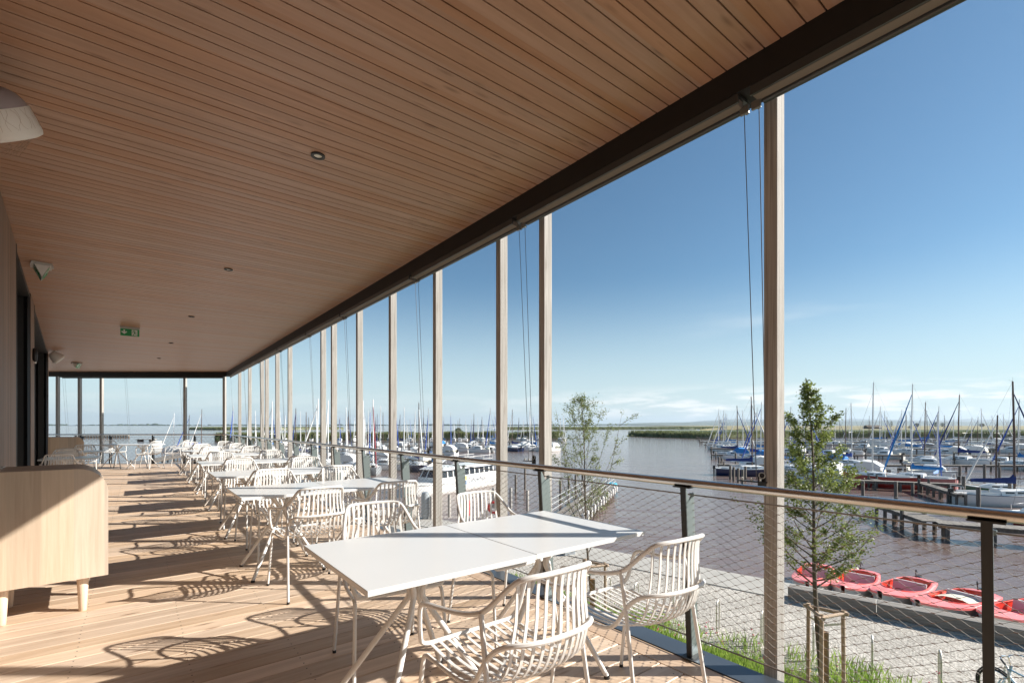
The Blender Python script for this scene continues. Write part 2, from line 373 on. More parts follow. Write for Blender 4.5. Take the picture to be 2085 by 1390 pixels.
M['coral'] = gel('coral_deck', (.86, .20, .19), .38, var=.10, vscale=2); M['scarlet'] = gel('scarlet_trim', (.80, .055, .03), .35)
M['seatgrey'] = mat('grey_seat', (.62, .58, .57), .6); M['hullgrey'] = gel('pale_grey_hull', (.60, .62, .60), .4); M['cream'] = mat('cream_cover', (.72, .68, .56), .7)
M['orange'] = mat('orange', (.85, .2, .03), .5); M['redpaint'] = mat('red_paint', (.65, .03, .03), .45)
M['teal'] = mat('teal_canvas', (.03, .35, .5), .7); M['logoyellow'] = mat('logo_yellow', (.9, .6, .2), .5); M['ink'] = mat('grey_lettering', (.22, .22, .25), .6); M['inkred'] = mat('red_lettering', (.6, .12, .12), .6)
M['bikeblue'] = mat('pale_blue_paint', (.42, .62, .82), .3, coat=.4); M['glossblack'] = mat('gloss_black', (.02, .02, .022), .25)
M['tyre'] = mat('tyre', (.02, .02, .02), .8); M['chrome'] = mat('chrome', (.8, .8, .8), .15, metal=1)

# ================================================================== SETTING: water, ground, reeds, hills
wt = MB(); wt.add([(-40000, 15, W), (40000, 15, W), (40000, 60000, W), (-40000, 60000, W)], [(0, 1, 2, 3)])
wt.add([(-40000, -300, W-.0), (40000, -300, W), (40000, 15, W), (-40000, 15, W)], [(0, 1, 2, 3)])
tag(wt.build('water', M['water']), kind='structure')
QE = Vector((3.16, 21.16, 0)); QD = Vector((.774, -.633, 0)); QN = Vector((.633, .774, 0))   # quay edge, outward normal
def Q(t, o, z=G): p = QE+QD*t+QN*o; return Vector((p.x, p.y, z))
def sheet(name, pts, z, m, th=0.):
    b = MB()
    b.prism([(p[0], p[1]) for p in pts], z-th, z) if th else b.add([(p[0], p[1], z) for p in pts], [tuple(range(len(pts)))])
    return b.build(name, m)
tag(sheet('ground', [Q(-75, -1.75), Q(-75, -140), Q(160, -140), Q(160, -1.75)], G, M['gravel'], 4.), kind='structure')
tag(sheet('quay_edge', [Q(-75, 0), Q(-75, -1.75), Q(160, -1.75), Q(160, 0)], G+.03, M['concrete'], 3.9), kind='structure')
# strip of planting soil under the meadow
def soil():
    pts = [Q(-9, -6.4), Q(-9, -16), Q(30, -16), Q(30, -6.4)]
    return sheet('meadow_soil', pts, G+.006, mat('soil', (.12, .10, .06), .95, col2=(.16, .19, .06), vscale=2))
tag(soil(), kind='structure')
def land(name, pts, h, m, cell, bump, edge_noise=True):
    """raised vegetation mass: noisy top, side skirt to the water; pts world xy polygon (ccw)."""
    r = random.Random(len(pts)); b = MB(); ring = []
    n = len(pts)
    for i in range(n):
        a, c = Vector(pts[i]), Vector(pts[(i+1) % n]); L = (c-a).length; k = max(1, min(900, int(L/cell)))
        for j in range(k): ring.append(a.lerp(c, j/k))
    cen = sum(ring, Vector((0, 0)))/len(ring); m_ = len(ring); v = []; f = []
    jt = [r.uniform(-bump, bump) for _ in range(m_)]
    for lvl, (zz, inn) in enumerate(((-.4, 0.), (h*.35, .15), (h*.8, .5), (h, 1.3))):
        for i, p in enumerate(ring):
            q = p+(cen-p).normalized()*(inn+abs(jt[(i*3+lvl) % m_])*.5)
            v.append((q.x, q.y, W+zz+(jt[(i+lvl*7) % m_] if lvl > 1 else 0)))
    for l in range(3):
        for i in range(m_): j = (i+1) % m_; f.append((l*m_+i, l*m_+j, (l+1)*m_+j, (l+1)*m_+i))
    v.append((cen.x, cen.y, W+h)); 
    b.add(v[:-1], f, False)
    b.add([v[3*m_+i] for i in range(m_)], [tuple(range(m_))])
    return b
def reeds(name, pts, h, n_, seed, edges, depth=6., hv=.5):
    """reed blades along the shore edges and over the land (stuff)"""
    r = random.Random(seed); b = land(name, pts, h*.72, None, 3., h*.12)
    for a, c in edges:
        a = Vector(a); c = Vector(c); d = c-a; L = d.length; nn = Vector((-d.y, d.x)).normalized()
        k = int(n_*L/sum((Vector(y)-Vector(x)).length for x, y in edges))
        for _ in range(k):
            t = r.random(); o = r.random()**1.5*depth; p = a+d*t+nn*o
            hh = h*(r.uniform(.78, 1.12)+.12*math.sin(t*L*.35)+.08*math.sin(t*L*.11)); wd = .06*h*r.uniform(.6, 1.4)
            an = r.uniform(0, math.pi); lean = r.uniform(-.15, .15)*h
            x, y = p.x, p.y; dx, dy = math.cos(an)*wd, math.sin(an)*wd
            b.add([(x-dx, y-dy, W-.1), (x+dx, y+dy, W-.1), (x+dx+lean, y+dy, W+hh*.7), (x+lean*1.4, y, W+hh)], [(0, 1, 2, 3)])
    return tag(b.build(name, M['reed']), kind='stuff')
def P(u, v, z=W): q = gp(u, v, z); return (q.x, q.y)
# right-hand peninsula in front of the plain
pen = [P(1279, 887), P(1330, 889.5), P(1450, 893), P(1560, 891.5), P(1700, 890), P(2085, 890), P(2600, 890), (900, 290), (900, 420), P(1800, 881), P(1460, 880), P(1340, 882.5)]
reeds('reed_bed', pen, 3.0, 15000, 3, [(pen[i], pen[i+1]) for i in range(0, 6)], 14)['label'] = 'tall green reed bed along the far side of the right marina'
# shore of the left marina
lf = [P(437, 897), P(500, 899), P(700, 896), P(900, 893.5), P(1060, 893), P(1135, 893), P(1149, 891), P(1100, 887.5), P(900, 887), P(700, 888), P(500, 889)]
reeds('reed_bed', lf, 3.0, 15000, 5, [(lf[i], lf[i+1]) for i in range(0, 6)], 9)['label'] = 'green reed belt behind the masts of the left marina'
fb = [P(1030, 874.3), P(1123, 874), P(1300, 873.6), P(1480, 873.2), P(1480, 870.7), P(1300, 870.8), P(1030, 871)]
reeds('reed_bed', fb, 3.6, 9000, 8, [(fb[i], fb[i+1]) for i in range(0, 3)], 40)['label'] = 'distant reed island across the channel behind the birch top'
fl_ = [P(385, 874.3), P(440, 875), P(560, 874.8), P(700, 873.6), P(696, 871.6), P(560, 871.4), P(420, 871.4)]
reeds('reed_bed', fl_, 3.6, 7000, 9, [(fl_[i], fl_[i+1]) for i in range(0, 3)], 30)['label'] = 'distant reed island seen through the slim posts beside the terrace corner'
def plain():
    b = MB(); pts = [P(1425, 878, W), P(1500, 876.5), P(1600, 884), P(2085, 884), (900, 330), (7000, 2000), (9000, 7500), (1700, 7500), P(1475, 870, W)]
    b.prism(pts, W-.5, W+1.9)
    m = mat('reed_plain', (.17, .17, .075), .95, col2=(.33, .27, .15), vscale=.018, stretch=(.5, 2.2, 1), detail=8)
    return tag(b.build('reed_plain', m), kind='structure')
plain()
def hills():
    M_ = mat('wooded_hills', (.045, .075, .05), .95, col2=(.11, .135, .08), vscale=.0012, stretch=(1, 1, 3), detail=8)
    for nm, D, xs, fn in (('hills', 11500, range(-200, 17001, 200), lambda x: 8+max(0, min(1, (x-600)/3500))*70+max(0, min(1, (x-4200)/2500))*42),
                          ('far_hills', 20000, range(2500, 30001, 300), lambda x: 30+max(0, min(1, (x-5000)/5000))*235)):
        b = MB(); r = random.Random(int(D)); secs = []
        for k, (dy, hf) in enumerate(((0, 0), (400, .42), (1100, .8), (2200, 1.), (4000, .5))):
            secs.append([(x, D+dy+r.uniform(-60, 60), W-2+hf*(fn(x)*(1+.10*math.sin(x*.0011+k)+.05*math.sin(x*.0037+2*k))+r.uniform(-3, 3))) for x in xs])
        b.loft(secs); tag(b.build(nm, M_), kind='structure')
hills()
def far_shore():
    b = MB(); r = random.Random(4); xs = []
    x = -9500
    while x < 1200:
        wd = r.uniform(25, 110); h = 10+14*max(0, math.sin(x*.004)+.4*math.sin(x*.013+1))*r.uniform(.4, 1)+r.uniform(0, 12)
        b.lathe([(wd*.5, 0), (wd*.55, h*.5), (wd*.35, h*.9), (wd*.1, h)], (x, 7600+r.uniform(0, 300), W-1), 7); x += wd*r.uniform(.35, 1.0)
    b.box(-12000, 2500, 7700, 8400, W-1, W+7)
    for _ in range(26):
        x = r.uniform(-8500, 400); b.box(x, x+r.uniform(10, 34), 7560, 7580, W, W+r.uniform(5, 11))
    return tag(b.build('far_shore', M['bush']), 'low wooded shore with tiny houses across the lake', kind='stuff')
far_shore()

# ================================================================== TERRACE
FARY = 16.62                    # line of the far beam (parallel to X)
YD = 16.42                      # far edge of the deck
def nmax(s, lim, Y): return min(lim, (Y-NX*s)/NY)
WP = Vector((-3.99, 3.77)); WD = Vector((-.675, .738)).normalized(); WN = Vector((.738, .675)).normalized()
def wallx(s):  # n of the wall plane at s
    # P = WP + t WD ; s = -NY x + NX y
    t = (s-(-NY*WP.x+NX*WP.y))/(-NY*WD.x+NX*WD.y); p = WP+WD*t; return NX*p.x+NY*p.y
def deck():
    b = MB(); s = -4.06; p = .145; g = .0055; c = .004
    while s < 23.2:
        s0, s1 = s+g/2, s+p-g/2
        n0 = -3.2
        e0, e1 = nmax(s0, 2.262, YD), nmax(s1, 2.262, YD)
        if e1 > n0+.1:
            # split into lengths with butt joints
            cuts = [n0]
            v = [(n0, s0, -.03), (e0, s0, -.03), (e1, s1, -.03), (n0, s1, -.03), (n0, s0, -c), (e0, s0, -c), (e1, s1, -c), (n0, s1, -c), (n0, s0+c, 0), (e0, s0+c, 0), (e1, s1-c, 0), (n0, s1-c, 0)]
            b.add(v, [(3, 2, 1, 0), (0, 1, 5, 4), (4, 5, 9, 8), (8, 9, 10, 11), (11, 10, 6, 7), (7, 6, 2, 3), (1, 2, 6, 5), (5, 6, 10, 9), (0, 4, 7, 3)])
        s += p
    return b
dk = empty('terrace_deck', (0, 0, 0), TH); tag(dk, kind='structure')
deck().build('deck_boards', M['deck'], dk)
sb_ = MB(); _s = -4.06+.145*8
while _s < 17:
    for _n in (2.22, 1.72, 1.22, .72, .22, -.28, -.78):
        for _d in (.035, .11):
            if _n < nmax(_s+.1, 9, YD): sb_.lathe([(.0042, .0002), (.0042, .0006)], (_n+.004*math.sin(_s*9), _s+_d, 0), 6)
    _s += .145
sb_.build('screw_heads', M['dark'], dk)
bb = MB()
for k in range(6):
    s0, s1 = -4+k*4.0, -4+(k+1)*4.0-.004
    e0, e1 = min(s0, 19), min(s1, 19.0)
    if e1 > e0+.1: bb.box(2.268, 2.408, e0, e1, -.03, .001)
bb.build('border_boards', M['border'], dk)
sl = MB(); sl.prism([(-3.2, -4.1), (2.40, -4.1), (2.40, (YD-NY*2.4)/NX), (-3.2, (YD+NY*3.2)/NX)], -.32, -.06); sl.build('deck_slab', M['dark'], dk)
kb = MB(); kb.prism([(2.415, -4.1), (2.575, -4.1), (2.575, 19.03), (2.415, 19.16)], -.34, .006)
k2 = kb.build('edge_flashing', M['kerbm'], dk)
def far_flash():
    b = MB(); x1 = NS(2.5, 19.05).x
    b.box(-17.5, x1, YD+.01, YD+.17, -.34, .006); return b
o = far_flash().build('edge_flashing', M['kerbm'], dk); o.matrix_parent_inverse = Matrix.Rotation(-TH, 4, 'Z')
# lower storey wall below the terrace
lw = MB(); lw.prism([(-3, -4), (1.9, -4), (1.9, 18.2), (-3, 20)], G-.2, -.33)
tag(lw.build('lower_storey', M['cladding'], None, (0, 0, 0), TH), 'timber-clad lower storey under the terrace deck', 'building')

def ceiling():
    b = MB(); s = -4.0; wd = [.083, .104, .076, .098, .09, .11, .079, .094]; k = 0; g = .0075
    while s < 23.4:
        w_ = wd[(k*5+k//3) % 8]; s0, s1 = s+g/2, s+w_-g/2; n0 = -5.2
        e0, e1 = nmax(s0, 2.425, FARY+.02), nmax(s1, 2.425, FARY+.02)
        if min(e0, e1) > n0+.05:
            b.hexa([(n0, s0, 3.14), (e0, s0, 3.14), (e1, s1, 3.14), (n0, s1, 3.14), (n0, s0, 3.16), (e0, s0, 3.16), (e1, s1, 3.16), (n0, s1, 3.16)])
        s += w_; k += 1
    return b
ce = empty('ceiling', (0, 0, 0), TH); tag(ce, kind='structure')
ceiling().build('ceiling_boards', M['ceil'], ce)
rf = MB(); rf.prism([(-5.5, -4.2), (2.60, -4.2), (2.60, 19.2), (-5.5, 25.2)], 3.175, 3.46); rf.build('roof_slab', M['black'], ce)

bm = MB(); bm.prism([(2.42, -4.2), (2.60, -4.2), (2.60, 19.05), (2.42, 19.13)], 2.998, 3.174)
b_ = bm.build('eaves_beam', M['beam'], None, (0, 0, 0), TH)
tag(b_, 'long black beam where the timber ceiling ends above the railing', 'beam')
bm = MB(); bm.box(-17.2, NS(2.42, 19.12).x-.02, FARY, FARY+.18, 2.985, 3.172)
tag(bm.build('eaves_beam', M['beam']), 'short black beam across the far end of the ceiling', 'beam')

# posts outside the railing
def post_mesh(wx, wy, z0, z1): return MB().cbox(0, wx, 0, wy, z0, z1, .003)
ks = [0, 3, 4, 6, 8, 10, 12, 13, 17, 19, 21, 22, 25, 28]
pl = ['nearest', 'second', 'third', 'fourth', 'fifth', 'sixth', 'seventh', 'eighth', 'ninth', 'tenth', 'eleventh', 'twelfth', 'thirteenth', 'fourteenth']
pm = None
for i, k in enumerate(ks+[-3]):
    s_ = 1.207+.605*k-.068
    if pm is None:
        po = post_mesh(.086, .068, G, 3.40).build('timber_post', M['post'], None, NS(2.62, s_), TH); pm = po
    else:
        po = pm.copy(); COL.objects.link(po); po.location = NS(2.62, s_)
    tag(po, (pl[i]+' weathered square timber post counted from the camera along the railing') if k >= 0 else 'weathered square timber post standing beside the viewer', 'post', 'timber posts in front of the terrace')
for i, (u, lab) in enumerate(((113, 'leftmost'), (157.8, 'second from left'), (202.3, 'third from left'), (372.7, 'fourth from left'), (453, 'corner'))):
    X = (u-CX)/F*16.95
    po = MB().cbox(0, .088, 0, .085, G, 3.4, .003).build('timber_post', M['post'], None, (X, 16.95, 0), 0)
    tag(po, ('dark timber post, %s of those beyond the far end rail' % lab) if lab != 'corner' else 'reddish timber post at the far corner where both rails meet', 'post', 'timber posts in front of the terrace')

# awnings with guide wires
PS = [-3.6, -.9, 1.215, 3.1, 5.0, 7.4, 9.3, 11.6, 14.0, 16.3, 18.9]
ordn = ['behind the viewer', 'nearest', 'second', 'third', 'fourth', 'fifth', 'sixth', 'seventh', 'eighth', 'ninth']
for i in range(len(PS)-1):
    a, c = PS[i]+.03, PS[i+1]-.03
    e = empty('roller_awning', NS(2.425, a, 2.998), TH)
    L = c-a
    MB().box(.0, .012, 0, L, -.048, -.001).box(.012, .10, 0, L, -.014, -.003).build('cassette', M['channel'], e)
    MB().box(.012, .072, .01, L-.01, -.050, -.016).build('rolled_cloth', M['fabric'], e)
    MB().tube([(.086, .03, -.050), (.086, L-.03, -.050)], .019, 12).build('bottom_bar', M['channel'], e)
    for y in (.0, L-.0): br = MB(); br.box(.06, .075, y-.022, y+.022, -.085, -.045).lathe([(.012, 0), (.012, .018)], (.078, y, -.066), 10, (1, 0, 0)).lathe([(.005, 0), (.005, .024)], (.078, y, -.066), 8, (1, 0, 0)).build('pulley_bracket', M['pulley'], e)
    for y, y2 in ((.008, -.015), (L-.008, L-.004)):
        MB().tube([(.080, y, -.07), (.165, y2, -1.99)], .0022, 5).build('guide_wire', M['rope'], e)
    tag(e, 'rolled-up awning under the eaves, ' + (ordn[i] if i == 0 else ordn[i]+' bay from the camera'), 'awning', 'roller awnings under the long eaves beam')
e = empty('roller_awning', (-16.5, FARY+.0, 2.985), 0)
MB().box(.9, 6.55, .02, .10, -.035, -.002).build('cassette', M['channel'], e)
MB().tube([(.95, .10, -.045), (6.5, .10, -.045)], .018, 8).build('bottom_bar', M['channel'], e)
for x in (.95, 1.03, 3.1, 3.16, 5.0, 5.06): MB().tube([(x, .1, -.05), (x+.05, .2, -2.)], .0022, 4).build('guide_wire', M['rope'], e)
tag(e, 'rolled-up awning under the short beam at the far end', 'awning', 'roller awnings at the far end')
# cleats where the guide wires meet the posts
for i, (s_, lab) in enumerate(((1.215, 'nearest'), (3.08, 'second'), (4.93, 'fourth'))):
    e = empty('wire_cleat', NS(2.60, s_, 1.0), TH)
    MB().box(-.014, .014, -.03, .11, -.003, .003).box(.012, .019, -.022, .02, -.03, .045).build('bracket', M['dark'], e)
    for y in (0, .045, .095): MB().lathe([(.007, 0), (.007, .016)], (0, y, .004), 8).build('wire_clamp', M['gravelpost'], e)
    MB().torus((.008, -.005, .035), .016, .003, (1, 0, 0), 12, 5).build('pulley_wheel', M['gravelpost'], e)
    tag(e, 'small steel wire cleat on the %s timber post above the rail' % lab, 'cleat', 'wire cleats on the posts')

# railing along the water side
def railing():
    e = empty('railing', (0, 0, 0), TH)
    s1 = (16.28-NY*2.37)/NX
    MB().tube([(2.37, -3.6, .987), (2.37, s1, .987)], .0215, 16).build('handrail', M['steel'], e)
    proto = None
    for k in range(-3, 16):
        s = .322+1.2*k
        if proto is None:
            f = MB(); f.hexa([(.062, -.0155, 0), (.070, -.0155, 0), (.070, .0155, 0), (.062, .0155, 0), (-.004, -.0155, .958), (.004, -.0155, .958), (.004, .0155, .958), (-.004, .0155, .958)])
            f.box(-.022, .022, -.05, .05, .959, .966); f.box(.03, .16, -.035, .035, .007, .015)
            fo = f.build('baluster', M['dark'], e); fo.location = (2.365, s, 0)
            wb = MB(); poly = [(.070, .008), (.150, .008), (.104, .86), (.098, .925), (.060, .885), (.022, .955), (.006, .955)]
            n_ = len(poly); wb.add([(x, -.004, z) for x, z in poly]+[(x, .004, z) for x, z in poly], [tuple(range(n_)), tuple(range(2*n_-1, n_-1, -1))]+[(i, n_+i, n_+(i+1) % n_, (i+1) % n_) for i in range(n_)])
            wb.lathe([(.010, -.014), (.010, .014)], (.092, 0, .912), 10, (0, 1, 0))
            wo_ = wb.build('web_plate', M['plate'], fo); proto = fo
        else:
            o = proto.copy(); COL.objects.link(o); o.parent = e; o.location = (2.365, s, 0)
            for g_ in proto.children: c = g_.copy(); COL.objects.link(c); c.parent = o
    MB().tube([(2.452, -3.5, .912), (2.452, 18.7, .912)], .0042, 6).build('top_cable', M['wire'], e)
    MB().tube([(2.512, -3.5, .088), (2.512, 18.7, .088)], .0042, 6).build('bottom_cable', M['wire'], e)
    net(e, -3.5, 18.7)
    return e
def net(e, sa, sb, pw=.076, ph=.0395):
    rows = 40; z1 = .908; H = rows*ph/1.0; z0 = .092
    ph = (z1-z0)/rows
    def pt(s, r):                     # r in half rows
        z = z1-(r)*ph; t = (z1-z)/(z1-z0); return Vector((2.452+.060*t, s, z))
    b = MB(); k = MB()
    n_ = int((sb-sa)/pw); rr = .00095
    for sgn in (1, -1):
        for i in range(-rows//2-2, n_+rows//2+2):
            path = []
            for r_ in range(rows+1):
                s = sa+(i+.5*r_*sgn)*pw
                if s < sa-.001 or s > sb+.001: 
                    if len(path) > 1: pass
                    continue
                a = pt(s, r_)
                if s < 7: path += [a+Vector((0, -.005*sgn, .0013)), a+Vector((0, .005*sgn, -.0013))]
                else: path.append(a)
            if len(path) > 1: b.tube(path, rr if path[0].y < 5 else .0013, 3, caps=False)
    for i in range(n_+1):
        for r_ in range(0, rows+1):
            s = sa+(i+(.5 if r_ % 2 else 0))*pw
            if s > sb: continue
            a = pt(s, r_)
            if s < 8: k.box(a.x-.002, a.x+.002, a.y-.0055, a.y+.0055, a.z-.0016, a.z+.0016)
    o = b.build('cable_net', M['wire'], e); o2 = k.build('net_ferrules', M['ferrule'], o)
tag(railing(), 'steel handrail and cable net railing along the water side', 'railing')
def far_railing():
    e = empty('railing', (0, 16.28, 0), 0); x1 = NS(2.37, (16.28-NY*2.37)/NX).x
    MB().tube([(-17.3, 0, .987), (x1, 0, .987)], .0215, 12).build('handrail', M['steel'], e)
    for u in (165, 224, 311, 396, 449):
        X = (u-CX)/F*16.3
        MB().box(X-.02, X+.02, 0, .01, 0, .96).box(X-.004, X+.004, .01, .10, 0, .93).build('baluster', M['dark'], e)
    for z in (.91, .09): MB().tube([(-17.3, .1, z), (x1, .1, z)], .004, 5).build('cable', M['wire'], e)
    b = MB(); pw = .076*2; rows = 12; ph = .82/rows
    for sg in (1, -1):
        for i in range(-8, int((x1+17.3)/pw)+8):
            pts = [(-17.3+(i+.5*r_*sg)*pw, .1, .91-r_*ph) for r_ in range(rows+1)]; pts = [p_ for p_ in pts if -17.3 <= p_[0] <= x1]
            if len(pts) > 1: b.tube([pts[0], pts[-1]], .0022, 3, caps=False)
    b.build('cable_net', M['wire'], e)
    return tag(e, 'short cable net railing across the far end of the terrace', 'railing')
far_railing()

# ------------------------------------------------------------------ building wall on the left
def wall_pt(t, off=0): p = WP+WD*t+WN*off; return p
WTH = math.atan2(WD.y, WD.x)
def cladding(t0, t1, label, z1=3.13):
    p = wall_pt(t0); e = empty('timber_wall', (p.x, p.y, 0), WTH); L = t1-t0
    MB().box(0, L, .02, .18, -.06, z1).build('backing', M['black'], e)
    b = MB(); x = 0; r = random.Random(int(t0*10)+50)
    while x < L-.02:
        w_ = min(r.choice([.045, .06, .075, .035, .09]), L-x); b.cbox(x, x+w_-.007, 0, .02-.002, -.03, z1-.01, .002); x += w_
    b.build('vertical_boards', M['clad2'], e); return tag(e, label, 'wall')
M['clad2'] = woodmat('vertical_cladding', (.19, .12, .083), (.275, .187, .135), .06, 'X', 'Z', rough=.6, knots=.15, board=.35)
cladding(-11, 1.49, 'vertical timber boarding at the left edge beside the oak sideboard')
cladding(3.98, 4.86, 'narrow timber boarding between the two black door recesses')
cladding(11.10, 11.5, 'thin end strip of timber boarding beside the far spotlight')
def recess(t0, t1, label):
    p = wall_pt(t0); e = empty('door_recess', (p.x, p.y, 0), WTH); L = t1-t0
    MB().box(0, .05, -.003, .30, -.05, 3.128).box(.05, L-.02, .012, .30, 3.07, 3.128).build('frame', M['black'], e)
    # far jamb runs square to the view so it shows as a black strip
    q = wall_pt(t1); j = MB(); j.box(-.32, -.0, -.004, .04, -.05, 3.125); jo = j.build('jamb', M['black'], e); 
    jo.matrix_parent_inverse = (Matrix.Translation((p.x, p.y, 0)) @ Matrix.Rotation(WTH, 4, 'Z')).inverted(); jo.location = (q.x-.0, q.y-.045, 0)
    g = MB().box(.05, L-.02, .24, .26, 0, 3.07).build('glazing', M['glass'], e)
    b = MB(); n_ = max(2, int(L/1.1))
    for i in range(n_+1): x = .05+(L-.09)*i/n_; b.box(x-.025, x+.025, .21, .239, 0, 3.07)
    b.build('mullion', M['black'], e)
    return tag(e, label, 'doorway')
recess(1.49, 3.98, 'nearer tall black glazed door recess in the left wall')
recess(4.86, 11.10, 'farther tall black glazed door recess in the left wall')
ib = MB(); p = wall_pt(-11); q = wall_pt(11.5)
ib.prism([(p.x-.3, p.y-.3), (p.x-2.5, p.y-2.5), (q.x-4.5, q.y-1.0), (q.x-.5, q.y-.4)], -.05, 3.12)
tag(ib.build('building_core', M['black']), 'dark interior of the building behind the left wall', 'building')

# ------------------------------------------------------------------ sideboards
def sideboard(n1, s0, Wd, Dp, label, inset=True):
    e = empty('sideboard', NS(n1-Wd*math.cos(R(4)), s0-Wd*math.sin(R(4))), TH+R(4)); H0, H1, r = .243, 1.0, .165
    pr = [(0, H0), (Wd, H0)]
    for k in range(9): a = k/8*math.pi/2; pr.append((Wd-r+r*math.cos(a), H1-r+r*math.sin(a)))
    pr.append((0, H1))
    n_ = len(pr)
    def slab(y0, y1, g=0.):
        b = MB(); c = (Wd/2, (H0+H1)/2); q = [(c[0]+(x-c[0])*(1-g/Wd), c[1]+(z-c[1])*(1-g/H1)) for x, z in pr]
        return b.add([(x, y0, z) for x, z in q]+[(x, y1, z) for x, z in q], [tuple(range(n_)), tuple(range(2*n_-1, n_-1, -1))]+[(i, n_+i, n_+(i+1) % n_, (i+1) % n_) for i in range(n_)])
    slab(0, .022).build('front_panel', M['oak'], e)
    slab(.0225, Dp, .006).build('carcass', M['oaktop'], e)
    if inset:
        MB().box(0.01, Wd-.575, .03, Dp-.02, H1-.02, H1+.004).build('inset_top', M['inset'], e)
        MB().box(Wd-.574, Wd-.555, .03, Dp-.02, H1-.02, H1+.006).build('metal_strip', M['steel'], e)
    for x, y in ((Wd-.135, .09), (.13, .09), (Wd-.135, Dp-.10), (.13, Dp-.10)):
        MB().lathe([(.019, 0), (.022, .004), (.034, .235), (.034, .243)], (x, y, 0), 20).build('leg', M['beech'], e)
    return tag(e, label, 'sideboard', 'oak sideboards on the terrace')
sideboard(-.165, 4.46, .66, .62, 'large pale oak sideboard on turned legs in the left foreground', True)
sideboard(-1.10, 16.7, .95, .6, 'small-looking pale oak sideboard far back beside the black door recess', False)

# ------------------------------------------------------------------ chair
def ss(x): x = max(0, min(1, x)); return x*x*(3-2*x)
def make_chair():
    e = empty('armchair'); r = .0095
    half = [(.0, -.300, .832), (.08, -.297, .831), (.125, -.286, .829), (.155, -.266, .820), (.174, -.232, .788), (.198, -.160, .714), (.210, -.110, .684), (.226, -.02, .664), (.244, .08, .655), (.253, .155, .648), (.253, .198, .628), (.248, .216, .57), (.238, .230, .505), (.224, .246, .470), (.195, .246, .458), (.12, .248, .456), (.0, .250, .455)]
    loop = half+[(-x, y, z) for x, y, z in reversed(half[1:-1])]
    MB().tube(catmull(loop, 3, True), r, 8, closed=True).build('arm_frame', M['white'], e)
    h2 = [(.0, -.305, .625), (.08, -.301, .625), (.14, -.283, .624), (.182, -.248, .618), (.203, -.20, .59), (.210, -.15, .53), (.210, -.105, .465), (.212, -.04, .432), (.218, .08, .430), (.225, .20, .438)]
    MB().tube(catmull([(-x, y, z) for x, y, z in reversed(h2[1:])]+h2, 3), r*.95, 8).build('seat_frame', M['white'], e)
    b = MB()
    for i in range(11):
        x0 = (-1+.2*i); x = .150*x0; xs = .185*x0; c = .040*abs(x0)**2.2; c2 = .045*abs(x0)**2.2; rise = .014*x0**2
        xm = (x+xs)/2; pth = [(x, -.298+c, .826), (x, -.290+c, .77), (x*.9+xs*.1, -.288+c, .69), (xm, -.285+c, .61), (xm, -.270+c*.95, .55), (xs*.8+x*.2, -.240+c*.85, .497), (xs, -.190+c2, .458+rise), (xs, -.12+c2*.6, .440+rise), (xs, -.03, .432+rise), (xs, .08, .437), (xs, .246, .454)]
        b.ribbon(catmull(pth, 2), (.0062, 0, 0), .004)
    b.build('slats', M['white'], e)
    for sx in (-1, 1):
        for top, fx, fy in (([(sx*.226, .225, .436), (sx*.222, .16, .434)], .245, .285), ([(sx*.214, -.17, .53), (sx*.209, -.135, .695)], .232, -.255)):
            pth = [(sx*fx, fy, .012)]+top
            lg = MB().tube(rounded(pth, .035) if fy > 0 else pth, .0090, 8).build('leg', M['white'], e)
            MB().lathe([(.0105, 0), (.0105, .016)], (sx*fx, fy, 0), 10).build('foot_cap', M['rubber'], lg)
    return e
CH = make_chair()
def make_table():
    e = empty('table'); MB().cbox(-.39, .39, -.41, .41, .699, .720, .0015).build('tabletop', M['top'], e)
    MB().box(-.11, .11, -.11, .11, .690, .6985).build('mounting_plate', M['white'], e)
    legs = []
    for a in range(4):
        t = R(45+90*a); c, s_ = math.cos(t), math.sin(t)
        pth = [(c*.405, s_*.405, .012), (c*.085, s_*.085, .435), (c*.024, s_*.024, .515), (c*.045, s_*.045, .575), (c*.155, s_*.155, .692)]
        lg = MB().tube(rounded(pth, [0, .05, .04, .06, 0], 5), .0135, 10).build('leg', M['white'], e)
        MB().lathe([(.015, 0), (.0155, .016)], (c*.405, s_*.405, 0), 12).build('foot_cap', M['rubber'], lg)
    return e
TB = make_table()
rowname = ['nearest', 'second nearest', 'third nearest', 'fourth nearest', 'fifth nearest', 'sixth nearest', 'farthest']
sc_ = [2.055, 4.77, 6.66, 8.86, 11.1, 13.25, 15.46]; n0s = [.635, .652, .69, .74, .77, .79, .77]
